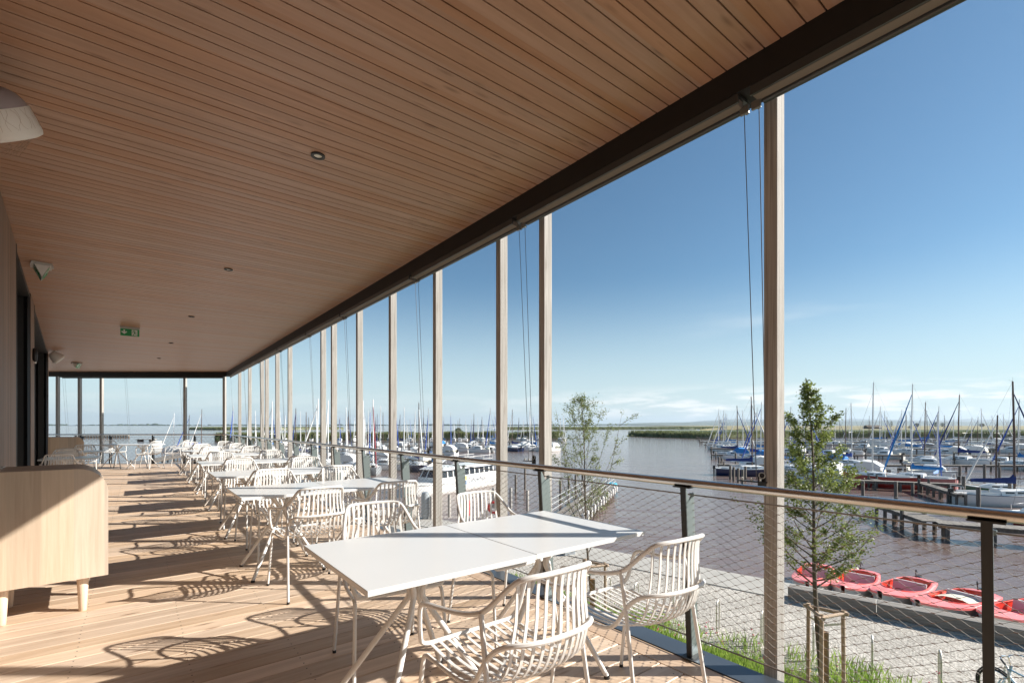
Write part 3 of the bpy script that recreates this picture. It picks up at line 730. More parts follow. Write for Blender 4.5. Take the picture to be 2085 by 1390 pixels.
for i, (s_, n0) in enumerate(zip(sc_, n0s)):
    for j in (0, 1):
        n_ = n0+.39+j*.784
        t = dup(TB, NS(n_, s_+(.0 if j == 0 else .004)), TH, label='white square table, %s half of the %s pair along the railing' % (('inner', 'outer')[j], rowname[i]), group='white tables in the railing row')
        t['category'] = 'table'
        if i == 0 and j == 1:
            for ch in t.children:
                if ch.name.startswith('leg'): ch.rotation_euler = (0, 0, R(-31))
        for side in (0, 1):
            dn = rng.uniform(-.05, .05) if i > 1 else (0, 0)[j]
            if i == 0: nn = [(1.085, 1.80), (1.09, 1.86)][side][j]; yy = [1.43, 2.53][side]; rot = [0.0, -.06][j] if side == 0 else [-.12, .02][j]
            elif i == 1: nn = [(1.09, 1.74), (1.13, 1.80)][side][j]; yy = [4.04, 5.28][side]; rot = [.03, -.06][j] if side == 0 else [0, .06][j]
            else: nn = n_+.06+dn; yy = s_+(-.69 if side == 0 else .54)+rng.uniform(-.04, .05); rot = rng.uniform(-.10, .10)
            c = dup(CH, NS(nn, yy), TH+rot+(math.pi if side else 0),
                    label='white slatted armchair at the %s table pair, %s side, %s seat' % (rowname[i], ('camera', 'far')[side], ('inner', 'railing')[j]), group='white armchairs along the railing')
            c['category'] = 'chair'
def extra_table(loc, rz, label, chairs, group):
    t = dup(TB, loc, rz, label=label, group=group); t['category'] = 'table'
    for cl_, cr, lab in chairs:
        c = dup(CH, cl_, cr, label=lab, group='white armchairs away from the railing row'); c['category'] = 'chair'
# tables along the building wall
extra_table(NS(-.95, 11.75), TH, 'white table by the black wall recess, just behind the large sideboard', [
    (NS(-1.02, 10.95), TH+.04, 'white slatted armchair rising directly behind the large sideboard'),
    (NS(-1.10, 12.50), TH+math.pi, 'white slatted armchair facing the camera across the nearer wall table')], 'white tables along the wall')
extra_table(NS(-1.0, 14.35), TH, 'white table in front of the far sideboard', [
    (NS(-1.08, 13.5), TH-.03, 'white slatted armchair between the two wall tables'),
    (NS(-1.0, 15.15), TH+math.pi, 'white slatted armchair facing the camera in front of the far sideboard')], 'white tables along the wall')
# pair across the far end
for X, lab in ((-12.05, 'left'), (-11.25, 'right')):
    extra_table(Vector((X, 14.75, 0)), 0.1, 'white table at the far end rail, %s half of the pair' % lab, [], 'white tables at the far end')
for X, Y, rz, lab in ((-13.1, 14.6, -1.35, 'dark-looking armchair at the left end of the far end table'), (-12.75, 15.45, -1.9, 'armchair half hidden behind the left end of the far end table'),
                      (-10.75, 14.35, 1.35, 'white armchair at the right end of the far end table, nearer the middle'), (-10.35, 14.95, 1.75, 'white armchair at the right end of the far end table, nearer the corner')):
    c = dup(CH, Vector((X, Y, 0)), rz, label=lab, group='white armchairs away from the railing row'); c['category'] = 'chair'
kill(CH); kill(TB)

# ------------------------------------------------------------------ ceiling fittings
for i, (n_, s_, lab) in enumerate(((.971, 3.415, 'large round recessed ceiling downlight nearest the camera'), (.845, 6.556, 'second recessed ceiling downlight from the camera'), (.717, 9.78, 'third recessed ceiling downlight from the camera'), (.588, 13.2, 'fourth recessed ceiling downlight from the camera'), (.46, 16.4, 'fifth recessed ceiling downlight from the camera'), (-2.4, 19.0, 'lone recessed downlight near the left end of the far beam'))):
    e = empty('downlight', NS(n_, s_, 3.139), TH)
    MB().lathe([(.045, -.001), (.046, -.010), (.028, -.011), (.027, .0)], (0, 0, 0), 24, capb=False, capt=False).build('ring', M['dark'], e)
    MB().lathe([(.027, -.004), (.012, -.006)], (0, 0, 0), 20).build('lens', M['lens'], e)
    tag(e, lab, 'ceiling light', 'recessed downlights in the ceiling')
def poly_obj(name, pts, y, m, parent, th=.002):
    n_ = len(pts); b = MB().add([(x, y, z) for x, z in pts]+[(x, y-th, z) for x, z in pts], [tuple(range(n_-1, -1, -1)), tuple(range(n_, 2*n_))]+[(i, (i+1) % n_, n_+(i+1) % n_, n_+i) for i in range(n_)])
    return b.build(name, m, parent)
def sign_face(e, w_, h, y, th=.003):      # arrow and running figure; origin top centre
    a = [(-.13, -.02), (-.10, -.02), (-.10, -.075), (-.075, -.055), (-.055, -.075), (-.115, -.128), (-.175, -.075), (-.155, -.055), (-.13, -.075)]
    sx = w_/.37; sz = h/.16
    p = poly_obj('arrow', [(x*sx, z*sz) for x, z in a], y, M['signwhite'], e)
    q = poly_obj('pictogram_field', [(.035*sx, -.012*sz), (.035*sx, -.150*sz), (.150*sx, -.150*sz), (.150*sx, -.012*sz)], y, M['signwhite'], e)
    yy = y-.0025
    b = MB()
    def st(pts, r=.0065): b.tube([(x*sx, yy, z*sz) for x, z in pts], r*sx, 6)
    b.lathe([(.011*sx, 0), (.011*sx, .002)], (.080*sx, yy+.001, -.034*sz), 12, (0, -1, 0))
    st([(.085, -.052), (.098, -.088)], .011); st([(.085, -.055), (.060, -.060), (.045, -.072)]); st([(.088, -.052), (.115, -.055), (.130, -.075)])
    st([(.098, -.088), (.078, -.115), (.062, -.145)], .008); st([(.098, -.088), (.115, -.112), (.145, -.118)], .008)
    b.build('running_figure', M['signgreen'], q)
e = empty('exit_sign', Vector((-7.17-.0, 9.07, 3.14)), TH)
MB().cbox(-.185, .185, -.035, .035, -.045, -.001, .004).build('housing', M['gravelpost'], e)
MB().box(-.175, .175, -.004, .004, -.21, -.046).build('panel', M['signgreen'], e)
sub = empty('face', (0, 0, -.047)); sub.parent = e
def rehome(e, sub):
    pass
bpy.data.objects.remove(sub)
pn = [c for c in e.children if c.name.startswith('panel')][0]
class _S: pass
def face_on(panel, w_, h, y, dz, rx=0):
    before = set(bpy.data.objects)
    sign_face(panel, w_, h, y)
    for o in set(bpy.data.objects)-before:
        if o.parent is panel: o.location = (0, 0, dz)
    # keep to three levels: the running figure sits beside its field under the panel
    for o in list(set(bpy.data.objects)-before):
        if o.name.startswith('running_figure'): o.parent = panel; o.location = (0, 0, dz)
face_on(pn, .34, .155, -.0045, -.048)
e.scale = (.8,)*3
tag(e, 'flat green exit sign with white arrow and running figure hanging from the ceiling', 'exit sign')
def wedge_sign(loc, rz, label, L=.34):
    e = empty('exit_sign', loc, rz)
    MB().cbox(-.12, .12, 0, L, -.035, -.001, .004).box(-.13, -.105, .0, .03, -.075, -.035).box(.105, .13, .0, .03, -.075, -.035).build('housing', M['gravelpost'], e)
    w_ = MB(); T = [(-.085, -.04), (.085, -.04), (0, -.225)]
    w_.add([(x, .01, z) for x, z in T]+[(x, L-.01, z) for x, z in T], [(0, 1, 2), (5, 4, 3), (0, 3, 4, 1), (1, 4, 5, 2), (2, 5, 3, 0)])
    w_.build('wedge_body', M['plastic'], e)
    # green faces on both slopes
    for sx in (1, -1):
        a = Vector((sx*.0885, 0, -.040)); c_ = Vector((sx*.0035, 0, -.225)); nrm = Vector((sx*.91, 0, -.41)).normalized()
        def q(u_, v_, o_=.0015): pz = a.lerp(c_, v_)+nrm*o_; return (pz.x, (.02+(L-.04)*(u_ if sx > 0 else 1-u_)), pz.z)
        fb_ = MB().add([q(0, .05), q(1, .05), q(1, .95), q(0, .95)], [(0, 1, 2, 3)]); fo = fb_.build('green_face', M['signgreen'], e)
        ar = [(.25, .12), (.33, .12), (.33, .45), (.40, .33), (.46, .45), (.29, .80), (.12, .45), (.18, .33), (.25, .45)]
        MB().add([q(x, z, .003) for x, z in ar], [tuple(range(9))]).build('arrow', M['signwhite'], fo)
        MB().add([q(x, z, .003) for x, z in ((.6, .1), (.93, .1), (.93, .9), (.6, .9))], [(0, 1, 2, 3)]).build('pictogram_field', M['signwhite'], fo)
        fg = MB()
        for ptz, r_ in (([(.75, .25), (.76, .27)], .011), ([(.76, .34), (.79, .55)], .010), ([(.79, .55), (.70, .85)], .006), ([(.79, .55), (.90, .72)], .006), ([(.76, .36), (.66, .48)], .005), ([(.77, .36), (.88, .45)], .005)):
            fg.tube([q(x, z, .004) for x, z in ptz], r_, 5)
        fg.build('running_figure', M['signgreen'], fo)
    e.scale = (.74,)*3
    return tag(e, label, 'exit sign', 'wedge-shaped exit signs')
wedge_sign(Vector((-5.30, 5.45, 3.14)), R(46), 'wedge-shaped exit sign near the left wall, its white triangular end towards the camera')
wedge_sign(Vector((-12.75, 14.1, 3.14)), R(20), 'small wedge-shaped exit sign near the far beam with its green face showing')

def spotlight(loc, rz, sc, label, axis, shells):
    e = empty('spotlight', loc, rz); ax = Vector(axis).normalized()
    MB().box(-.045, .045, -.03, .03, -.17, 0).build('ceiling_bracket', M['plastic'], e)
    c = Vector((0, 0, -.20))
    prof = [(.03, -.16), (.085, -.155), (.12, -.12), (.165, -.03), (.195, .05), (.205, .12)]
    MB().lathe(prof, c, 28, ax, capb=True, capt=False).build('housing', M['plastic'], e)
    MB().lathe([(.212, .10), (.216, .12), (.216, .17), (.205, .19), (.17, .205), (.10, .215)], c, 28, ax, capb=False, capt=True).build('rim_glass', M['lens'], e)
    if shells:
        b = MB(); st = MB()
        st.tube([(-.10, 0, -.02), (-.11, 0, -.65)], .003, 5)
        for i in range(11):
            z = -.16-.045*i; b.lathe([(.001, 0), (.012, .006), (.013, .014), (.001, .022)], (-.105+(.02 if i > 5 else 0)*(i % 2), 0, z), 8)
        so = st.build('garland_string', M['net'], e); b.build('shell', M['shell'], so)
    e.scale = (sc,)*3
    return tag(e, label, 'spotlight')
spotlight(Vector((-11.30, 11.95, 3.14)), 0, .66, 'small white bell-shaped spotlight with a shell garland beside the far black recess', (.45, .60, -.66), True)
def big_lamp():
    c0 = Vector((-2.645, 2.46, 2.875)); e = empty('spotlight', c0, 0); c = Vector((0, 0, 0)); ax = Vector((.04, .62, -.78)).normalized()
    MB().box(-.05, .0, -.03, .03, .05, .285).build('ceiling_bracket', M['plastic'], e)
    MB().lathe([(.02, -.165), (.08, -.158), (.135, -.138), (.172, -.105), (.194, -.065), (.200, -.035)], c, 40, ax, capt=False).build('housing', M['lampgrey'], e)
    MB().lathe([(.202, -.037), (.206, -.03), (.207, .105), (.198, .125), (.17, .135), (.02, .138)], c, 40, ax, capb=False).build('drum_shade', M['plastic'], e)
    n_ = MB(); a = ax.orthogonal().normalized(); b_2 = ax.cross(a); r = random.Random(2)
    def pp(t, h, rad): return c+ax*h+(a*math.cos(t)+b_2*math.sin(t))*rad
    for k in range(40):
        t0 = 2*math.pi*k/40
        n_.tube([pp(t0+.05*math.sin(j*1.3+k)+.035*j*(1 if k % 2 else -1), -.03+.022*j, .2085+(.003 if j % 2 else 0)) for j in range(6)], .0006, 3, caps=False)
    for k in range(60):
        t0 = r.uniform(0, 6.28); pts = []; f0 = r.uniform(.5, 1)
        for j in range(6): q = pp(t0+j*r.uniform(-.12, .12), .09, .20-.022*j*f0); pts.append(q+Vector((0, 0, -.034*j*f0)))
        n_.tube(catmull(pts, 2), .0006, 3, caps=False)
    n_.build('fishing_net', M['net'], e); e.scale = (.80,)*3
    return tag(e, 'large white drum spotlight draped in fishing net at the upper left edge', 'spotlight')
M['lampgrey'] = mat('lamp_grey', (.34, .30, .32), .5)
big_lamp()
e = empty('wall_speaker', (-6.93, 6.98, 2.32), WTH+math.pi)
MB().lathe([(.01, -.10), (.026, -.08), (.032, 0), (.026, .08), (.01, .10)], (0, .03, 0), 12).build('housing', M['black'], e)
MB().lathe([(.015, -.125), (.015, -.102)], (0, .03, 0), 10).build('lower_cap', M['plastic'], e)
tag(e, 'small black wall lamp on the narrow strip between the recesses', 'wall lamp')

# ================================================================== GROUND OBJECTS
# meadow (stuff)
def meadow():
    r = random.Random(11); b = MB()
    T0, T1 = -8.5, 24
    def blade(x, y, h, wd, mi):
        a = r.uniform(0, 6.28); lx, ly = math.cos(a)*h*r.uniform(.1, .5), math.sin(a)*h*r.uniform(.1, .5); dx, dy = -math.sin(a)*wd, math.cos(a)*wd
        b.m = mi; b.add([(x-dx, y-dy, G), (x+dx, y+dy, G), (x+lx*.5+dx*.7, y+ly*.5+dy*.7, G+h*.65), (x+lx, y+ly, G+h)], [(0, 1, 2, 3)])
    cnt = 0
    while cnt < 80000:
        t = r.uniform(T0, T1); o = -5.7-r.random()**1.2*5.5
        edge = math.sin(t*1.7)*.25+math.sin(t*.6)*.35
        if o > -6.3+edge and r.random() > .22: continue
        p = Q(t, o); cl = .5+.5*math.sin(p.x*2.1+1.3*math.sin(p.y*1.7))
        if r.random() > .45+.55*cl: continue
        blade(p.x, p.y, r.uniform(.14, .38)*(.7+.6*cl), r.uniform(.005, .012), 0); cnt += 1
    for _ in range(420):
        t = r.uniform(T0, T1); o = -5.8-r.random()*5; p = Q(t, o); h = r.uniform(.3, .65)
        blade(p.x, p.y, h, .004, 0); 
        k = r.random(); b.m = 1 if k < .72 else (2 if k < .80 else 3); q = b.v[-1]
        for _j in range(r.choice([1, 2, 3])):
            c = (q[0]+r.uniform(-.04, .04), q[1]+r.uniform(-.04, .04), q[2]+r.uniform(-.05, .03)); rr = r.uniform(.012, .028)
            b.lathe([(rr*.4, -rr*.5), (rr, 0), (rr*.4, rr*.5)], c, 5)
    return tag(b.build('meadow', [M['grass'], M['redflower'], M['yellowflower'], M['whiteflower']]), 'strip of meadow grass with red and yellow flowers', kind='stuff')
meadow()

def timber(u0, v0, u1, v1, label, h=.39, wd=.40):
    a = gp(u0, v0, G); c = gp(u1, v1, G); L = (c-a).length; rz = math.atan2(c.y-a.y, c.x-a.x)
    o = MB().cbox(0, L-.02, 0, wd, .035, h, .012).build('timber_beam', M['log'], None, a, rz)
    return tag(o, label, 'timber beam', 'timber beams along the quay')
timber(1604, 1221, 1785, 1256.5, 'left grey timber beam lying on the quay in front of the red boats')
timber(1785, 1256.5, 2140, 1327, 'right grey timber beam lying on the quay in front of the red boats')

hoops = [(1239, 1175, 'first'), (1296, 1186, 'second'), (1375, 1203, 'third'), (1462, 1221, 'fourth'), (1552, 1243, 'fifth'), (1657, 1268, 'sixth'), (1776, 1294, 'seventh'), (1914, 1324, 'eighth'), (2050, 1356, 'ninth')]
hm = None
for u, v, lab in hoops:
    p = gp(u, v, G+.80); p.z = G
    rz = R(55)
    if hm is None:
        pth = [(-.16, 0, 0)]+[(-.16, 0, .64)]+[(-.16*math.cos(a), 0, .64+.16*math.sin(a)) for a in [math.pi*k/10 for k in range(1, 10)]]+[(.16, 0, .64), (.16, 0, 0)]
        hm = MB().tube(pth, .019, 10).build('bicycle_hoop', M['hoop'], None, p, rz); o = hm
    else: o = hm.copy(); COL.objects.link(o); o.location = p
    tag(o, 'pale steel bicycle hoop on the gravel, %s in the row from the left' % lab, 'bike stand', 'bicycle hoops on the gravel')

# trees
def tree(base, H, crown0, crownR, trunk_r, lean, leafm, nl, seed, label, leaf=.05, spread=.62, style='cone', clump=9):
    r = random.Random(seed); e = empty('young_tree', base); tb = MB()
    top = Vector((lean[0], lean[1], H))
    def trunk(t): return Vector((lean[0]*t**1.4+.04*math.sin(t*7+seed), lean[1]*t**1.4+.03*math.sin(t*5), H*t))
    pts = [trunk(i/16) for i in range(17)]
    tb.tube(pts, [trunk_r*(1-.93*(i/16)**.9)+.003 for i in range(17)], 9)
    tips = []
    nb = 64 if style == 'cone' else 40
    for i in range(nb):
        t = crown0+(1-crown0)*(i+r.random())/nb*.97; p0 = trunk(t); tt = (t-crown0)/(1-crown0)
        if style == 'cone': rad = crownR*(1-tt)**1.05*(.62+.48*min(1, tt*5))*r.uniform(.42, 1.18)
        else: rad = crownR*(1-tt)**.8*(.6+.4*min(1, tt*4))*r.uniform(.4, 1.15)
        az = i*2.399+r.uniform(-.5, .5); up = rad*r.uniform(.75, 1.5)*spread*2*(1.25 if style != 'cone' else .62)
        end = p0+Vector((math.cos(az)*rad, math.sin(az)*rad, min(up, (H-p0.z)*.85+.12)))
        mid = p0.lerp(end, .5)+Vector((math.cos(az)*rad*.12, math.sin(az)*rad*.12, -.05*rad))
        br = catmull([p0, mid, end], 5); r0 = max(.0045, trunk_r*.33*(1-tt))
        tb.tube(br, [r0*(1-.8*k/(len(br)-1)) for k in range(len(br))], 5)
        for k in range(3, len(br)): tips.append((br[k], br[k]-br[k-1]))
        ns_ = int(2+rad*6)
        for _ in range(ns_):
            k = r.randrange(2, len(br)-1); q0 = br[k]; a2 = az+r.choice([-1, 1])*r.uniform(.4, 1.2); l2 = rad*r.uniform(.2, .48)
            q1 = q0+Vector((math.cos(a2)*l2, math.sin(a2)*l2, l2*r.uniform(.35, 1.2)))
            tb.tube([q0, q0.lerp(q1, .5)+Vector((0, 0, .02)), q1], [.004, .003, .0018], 4)
            for z in (.45, .7, .9, 1): tips.append((q0.lerp(q1, z), q1-q0))
    tb.build('trunk', M['bark'], e)
    lb = MB(); v = []; f = []
    for _ in range(nl//clump):
        p, d = r.choice(tips)
        d = d.normalized() if d.length > 0 else Vector((0, 0, 1))
        for _k in range(clump):
            c = p+Vector((r.gauss(0, .035), r.gauss(0, .035), r.gauss(0, .035)))+d*r.uniform(-.05, .08)
            a = Vector((r.gauss(0, 1), r.gauss(0, 1), r.gauss(0, .6))).normalized(); b2 = a.cross(Vector((r.gauss(0, 1), r.gauss(0, 1), r.gauss(0, 1)))).normalized()
            s_ = leaf*r.uniform(.55, 1.15); o = len(v)
            v += [c-a*s_*.5, c+b2*s_*.30-a*s_*.05, c+a*s_*.5, c-b2*s_*.30-a*s_*.05]; f.append((o, o+1, o+2, o+3))
    # leader leaves
    for i in range(26):
        c = trunk(.9+.1*i/26)+Vector((r.gauss(0, .03), r.gauss(0, .03), 0)); a = Vector((r.gauss(0, 1), r.gauss(0, 1), .4)).normalized(); b2 = a.orthogonal().normalized(); o = len(v); s_ = leaf
        v += [c-a*s_*.5, c+b2*s_*.3, c+a*s_*.5, c-b2*s_*.3]; f.append((o, o+1, o+2, o+3))
    lb.add(v, f); lb.build('crown', leafm, e)
    return tag(e, label, 'tree')
T1 = Vector((5.72, 8.9, G)); T2 = Vector((1.98, 11.95, G))
tree(T1, 6.15, .37, 1.2, .055, (-.33, .0), M['leaf'], 17500, 21, 'young dense green tree right of the nearest timber post', .052)
tree(T2, 6.0, .34, 1.2, .038, (-.30, .1), M['leaf2'], 8500, 33, 'slender sparse young tree behind the white table corner', .042, 1.0, 'loose', 6)
def stakes(c, label, h=1.92):
    e = empty('tree_stake', c, R(20)); rad = .33
    pts = [Vector((rad*math.cos(R(a)), rad*math.sin(R(a)), 0)) for a in (210, 330, 90)]
    for p in pts: MB().tube([p, p*.95+Vector((0, 0, h))], .033, 10).build('stake', M['stake'], e)
    for i in range(3):
        a, b = pts[i]*.98, pts[(i+1) % 3]*.98; d = (b-a).normalized()*.08
        MB().tube([a-d+Vector((0, 0, h-.06)), b+d+Vector((0, 0, h-.06))], .032, 10).build('cross_bar', M['stake'], e)
    b = MB()
    for p in pts: b.ribbon([p*.95+Vector((0, 0, h-.25)), Vector((0, 0, h-.30))], (0, 0, .02), .003)
    b.build('webbing', M['cream'], e)
    MB().tube([(0.02, 0, .1), (0.01, 0, 1.5)], .066, 12).build('trunk_wrap', M['stake2'], e)
    return tag(e, label, 'tree support', 'wooden tree supports')
M['stake2'] = mat('cane_wrap', (.40, .25, .12), .8, col2=(.22, .13, .07), vscale=6, stretch=(3, 3, 9), bump=.5, bscale=40)
stakes(T1+Vector((.03, 0, 0)), 'three-legged wooden tree support around the dense tree at the lower right')
stakes(T2, 'three-legged wooden tree support around the slender tree')

# bicycle parked by the last hoop
def bicycle(loc, rz):
    e = empty('bicycle', loc, rz); r = .34
    def wheel(x, nm):
        c = (x, 0, r); b = MB().torus(c, r-.018, .018, (0, 1, 0), 36, 8); o = b.build('wheel', M['tyre'], e)
        rm = MB().torus(c, r-.042, .009, (0, 1, 0), 32, 6)
        for k in range(16): a = 2*math.pi*k/16; rm.tube([c, (x+(r-.045)*math.cos(a), 0, r+(r-.045)*math.sin(a))], .0012, 3, caps=False)
        rm.lathe([(.02, -.04), (.02, .04)], c, 10, (0, 1, 0)); rm.build('rim', M['chrome'], o)
        MB().torus(c, r+.02, .016, (0, 1, 0), 30, 5).build('mudguard', M['glossblack'], e)
    wheel(-.53, 'r'); wheel(.55, 'f')
    fr = MB()
    for a, b, q in (((-.53, 0, r), (-.05, 0, .30), .012), ((-.53, 0, r), (-.17, 0, .66), .010), ((-.05, 0, .30), (-.22, 0, .84), .018), ((-.05, 0, .30), (.36, 0, .66), .022), ((-.19, 0, .74), (.34, 0, .78), .017), ((.36, 0, .62), (.32, 0, .86), .022)): fr.tube([a, b], q, 10)
    fr.build('frame', M['bikeblue'], e)
    MB().tube([(.34, 0, .80), (.37, .0, .62), (.45, .045, .55), (.55, .05, r)], .012, 8).tube([(.37, 0, .62), (.45, -.045, .55), (.55, -.05, r)], .012, 8).build('fork', M['bikeblue'], e)
    MB().tube(catmull([(.22, .31, 1.0), (.33, .22, 1.03), (.38, .06, 1.02), (.36, 0, 1.0), (.38, -.06, 1.02), (.33, -.22, 1.03), (.22, -.31, 1.0)], 4), .011, 8).tube([(.32, 0, .84), (.36, 0, 1.0)], .012, 8).build('handlebar', M['chrome'], e)
    for sy in (1, -1): MB().tube([(.28, sy*.27, 1.015), (.17, sy*.34, .985)], .017, 8).build('grip', M['rubber'], e)
    MB().loft([[(x, y*wd, z) for y, z in ((-1, -.01), (-.6, .03), (0, .04), (.6, .03), (1, -.01), (0, -.04))] for x, wd, z in ()] if False else [[(x, y*wd, .97+z) for y, z in ((-1, -.012), (-.7, .018), (0, .028), (.7, .018), (1, -.012), (0, -.03))] for x, wd in ((-.36, .06), (-.33, .10), (-.26, .11), (-.18, .06), (-.08, .026), (-.05, .015))], closed=True, caps=True).build('saddle', M['glossblack'], e)
    MB().tube([(-.22, 0, .84), (-.235, 0, .94)], .013, 8).build('seat_post', M['chrome'], e)
    MB().torus((-.05, 0, .30), .09, .008, (0, 1, 0), 24, 6).tube([(-.05, .05, .30), (.06, .06, .18)], .01, 6).tube([(-.05, -.05, .30), (-.16, -.06, .42)], .01, 6).box(.03, .12, .06, .15, .165, .19).box(-.2, -.11, -.15, -.06, .41, .43).build('crankset', M['glossblack'], e)
    MB().tube([(-.72, .06, .74), (-.30, .06, .74)], .006, 6).tube([(-.72, -.06, .74), (-.30, -.06, .74)], .006, 6).tube([(-.72, -.06, .74), (-.72, .06, .74)], .006, 6).tube([(-.55, .06, .74), (-.53, .05, r)], .006, 5).tube([(-.55, -.06, .74), (-.53, -.05, r)], .006, 5).build('luggage_rack', M['glossblack'], e)
    return tag(e, 'pale blue bicycle with black saddle at the lower right corner', 'bicycle')
pb = gp(2062, 1352, G+.98); bicycle(Vector((pb.x+.22, pb.y-.12, G)), R(98))

# ================================================================== BOATS
def outline(t, B, fine=1.0, tr=.72):
    """half width at t (0 stern .. 1 bow)"""
    if t < .45: return B/2*(tr+(1-tr)*math.sin(t/.45*math.pi/2))
    q = (t-.45)/.55; return B/2*max(0, (1-q**(1.9*fine)))**.82
def hull_secs(L, B, fb, dr, sheer=.28, fine=1., tr=.72, N_=13, rake=.10, plumb=False):
    secs = []
    for i in range(N_+1):
        t = i/N_; hw = max(.012, outline(t, B, fine, tr)); y = -L/2+L*t
        zt = fb+sheer*fb*(t-.35)**2*2.2; k = max(0, (t-.78)/.22)
        ry = -k*rake*L
        sec = []
        for a, zz in ((1, zt), (.985, zt*.62), (.94, zt*.28), (.86, 0), (.66, -dr*.55*(1-k)), (0, -dr*(1-k)),):
            yy = y+ry*(zt-zz)/max(zt, .01)*.55
            sec.append((hw*a if a else 0, yy, zz))
        secs.append([(-x, yy, z) for x, yy, z in sec]+[(x, yy, z) for x, yy, z in reversed(sec[:-1])])
    return secs
def deck_from(secs, inset=.0, dz=0.):
    b = MB(); v = []; f = []
    for sc in secs: l, r = sc[0], sc[-1]; v += [(l[0]*(1-inset), l[1], l[2]+dz), (0, l[1], l[2]+dz+.035), (r[0]*(1-inset), r[1], r[2]+dz)]
    for i in range(len(secs)-1):
        a = i*3; f += [(a, a+3, a+4, a+1), (a+1, a+4, a+5, a+2)]
    return b.add(v, f, True)
def cabin(b, y0, y1, w0, w1, z0, h, rake=.35, taper=.8):
    """rounded coachroof"""
    secs = []
    for t in (0, .08, .3, .6, .85, 1):
        y = y0+(y1-y0)*t; wd = w0+(w1-w0)*t; hh = h*(1.0 if .05 < t < .7 else (.55 if t >= .99 else (.0 if t == 0 else .85)))
        if t == 0: hh = h*.92
        secs.append([(-wd, y, z0), (-wd*.93, y, z0+hh*.75), (-wd*taper*.8, y, z0+hh), (0, y, z0+hh*1.08), (wd*taper*.8, y, z0+hh), (wd*.93, y, z0+hh*.75), (wd, y, z0)])
    b.loft(secs, caps=True); return b
def sailboat(name, L, B, hm_, cover, jib, mastm='alu', H=9.0, jibm=None, stripe=None, bimini=None, fb=.76, detail=True):
    L *= .84; B *= .86
    e = empty(name); secs = hull_secs(L, B, fb, .35)
    hb = MB().loft(secs); n_ = len(secs[0]); hb.add(secs[0], [tuple(range(n_-1, -1, -1))])
    ho = hb.build('hull', M[hm_], e)
    if detail:
        rb = MB(); 
        for sd_ in (0, -1): rb.tube([(s_[sd_][0], s_[sd_][1], s_[sd_][2]+.01) for s_ in secs], .025, 5)
        rb.build('rub_rail', M[stripe or 'navy'], ho)
    do = deck_from(secs, .03, .002).build('deck', M['deckw'], e)
    cb = MB(); cabin(cb, -L*.10, L*.27, B*.33, B*.17, fb, .42); co = cb.build('cabin', M['gelwhite'], e)
    if detail:
        for sx in (-1, 1):
            wb = MB()
            for a, c in ((-.06, .03), (.06, .15)):
                wx0, wx1 = B*.33+(B*.17-B*.33)*((a+.10)/.37), B*.33+(B*.17-B*.33)*((c+.10)/.37)
                wb.hexa([(sx*(wx0*.975+.012), L*a, fb+.14), (sx*(wx1*.975+.012), L*c, fb+.14), (sx*(wx1*.93), L*c, fb+.14), (sx*(wx0*.93), L*a, fb+.14), (sx*(wx0*.94+.012), L*a, fb+.28), (sx*(wx1*.94+.012), L*c, fb+.26), (sx*(wx1*.88), L*c, fb+.26), (sx*(wx0*.88), L*a, fb+.28)])
            wb.build('window', M['glass'], co)
        ck = MB(); ck.box(-B*.24, B*.24, -L*.42, -L*.115, fb+.03, fb+.05); ck.build('cockpit', M['seatgrey'], e)
        cm = MB()
        for sx in (-1, 1): cm.box(sx*B*.30-.04, sx*B*.30+.04, -L*.42, -L*.11, fb, fb+.20)
        cm.build('coaming', M['gelwhite'], e)
    ym = L*.08; m_ = MB().tube([(0, ym, fb+.35), (0, ym-.02, H*.6), (0, ym-.10, H)], [.075, .07, .05], 7)
    mo = m_.build('mast', M[mastm], e)
    sp = MB().tube([(-.55, ym-.12, H*.55), (0, ym, H*.56), (.55, ym-.12, H*.55)], .02, 5)
    if detail: sp.tube([(0, ym-.1, H), (.0, ym-.35, H+.12)], .006, 4).tube([(0, ym-.1, H), (0, ym-.1, H+.3)], .005, 4)
    sp.build('spreader', M[mastm], mo)
    bo = MB().tube([(0, ym, fb+.95), (0, -L*.36, fb+1.0)], .045, 6).build('boom', M[mastm], e)
    if cover:
        r = random.Random(len(name)); secs2 = []
        for t in [k/8 for k in range(9)]:
            y = ym+.05+(-L*.34-ym)*t; hh = (.42 if t < .06 else .34-.20*t)*(.9+.2*r.random()); ww = .10*(1-.35*t); z = fb+.93+.06*t
            if t == 0: hh = .75
            secs2.append([(-ww*.7, y, z-.10), (-ww, y, z+hh*.35), (0, y, z+hh), (ww, y, z+hh*.35), (ww*.7, y, z-.10)])
        MB().loft(secs2, closed=True, caps=True).build('sail_cover', M[cover], e)
    rg = MB(); rr = .0055
    bow = (0, L/2-.1, fb+.12)
    for q in ((-B*.42, ym-.15, fb), (B*.42, ym-.15, fb)): rg.tube([q, (math.copysign(.55, q[0]), ym-.12, H*.55), (0, ym-.1, H*.97)], rr, 3, caps=False)
    rg.tube([(0, -L/2+.05, fb), (0, ym-.1, H)], rr, 3, caps=False)
    rg.build('rigging', M['rope'], e)
    js = Vector((0, ym-.04, H*.90))
    bw = Vector(bow)
    MB().tube([bw, bw.lerp(js, .15), bw.lerp(js, .6), js], [.045, .10, .075, .03] if jib else [.008]*4, 6).build('furled_jib' if jib else 'forestay', M[jib or 'rope'], e)
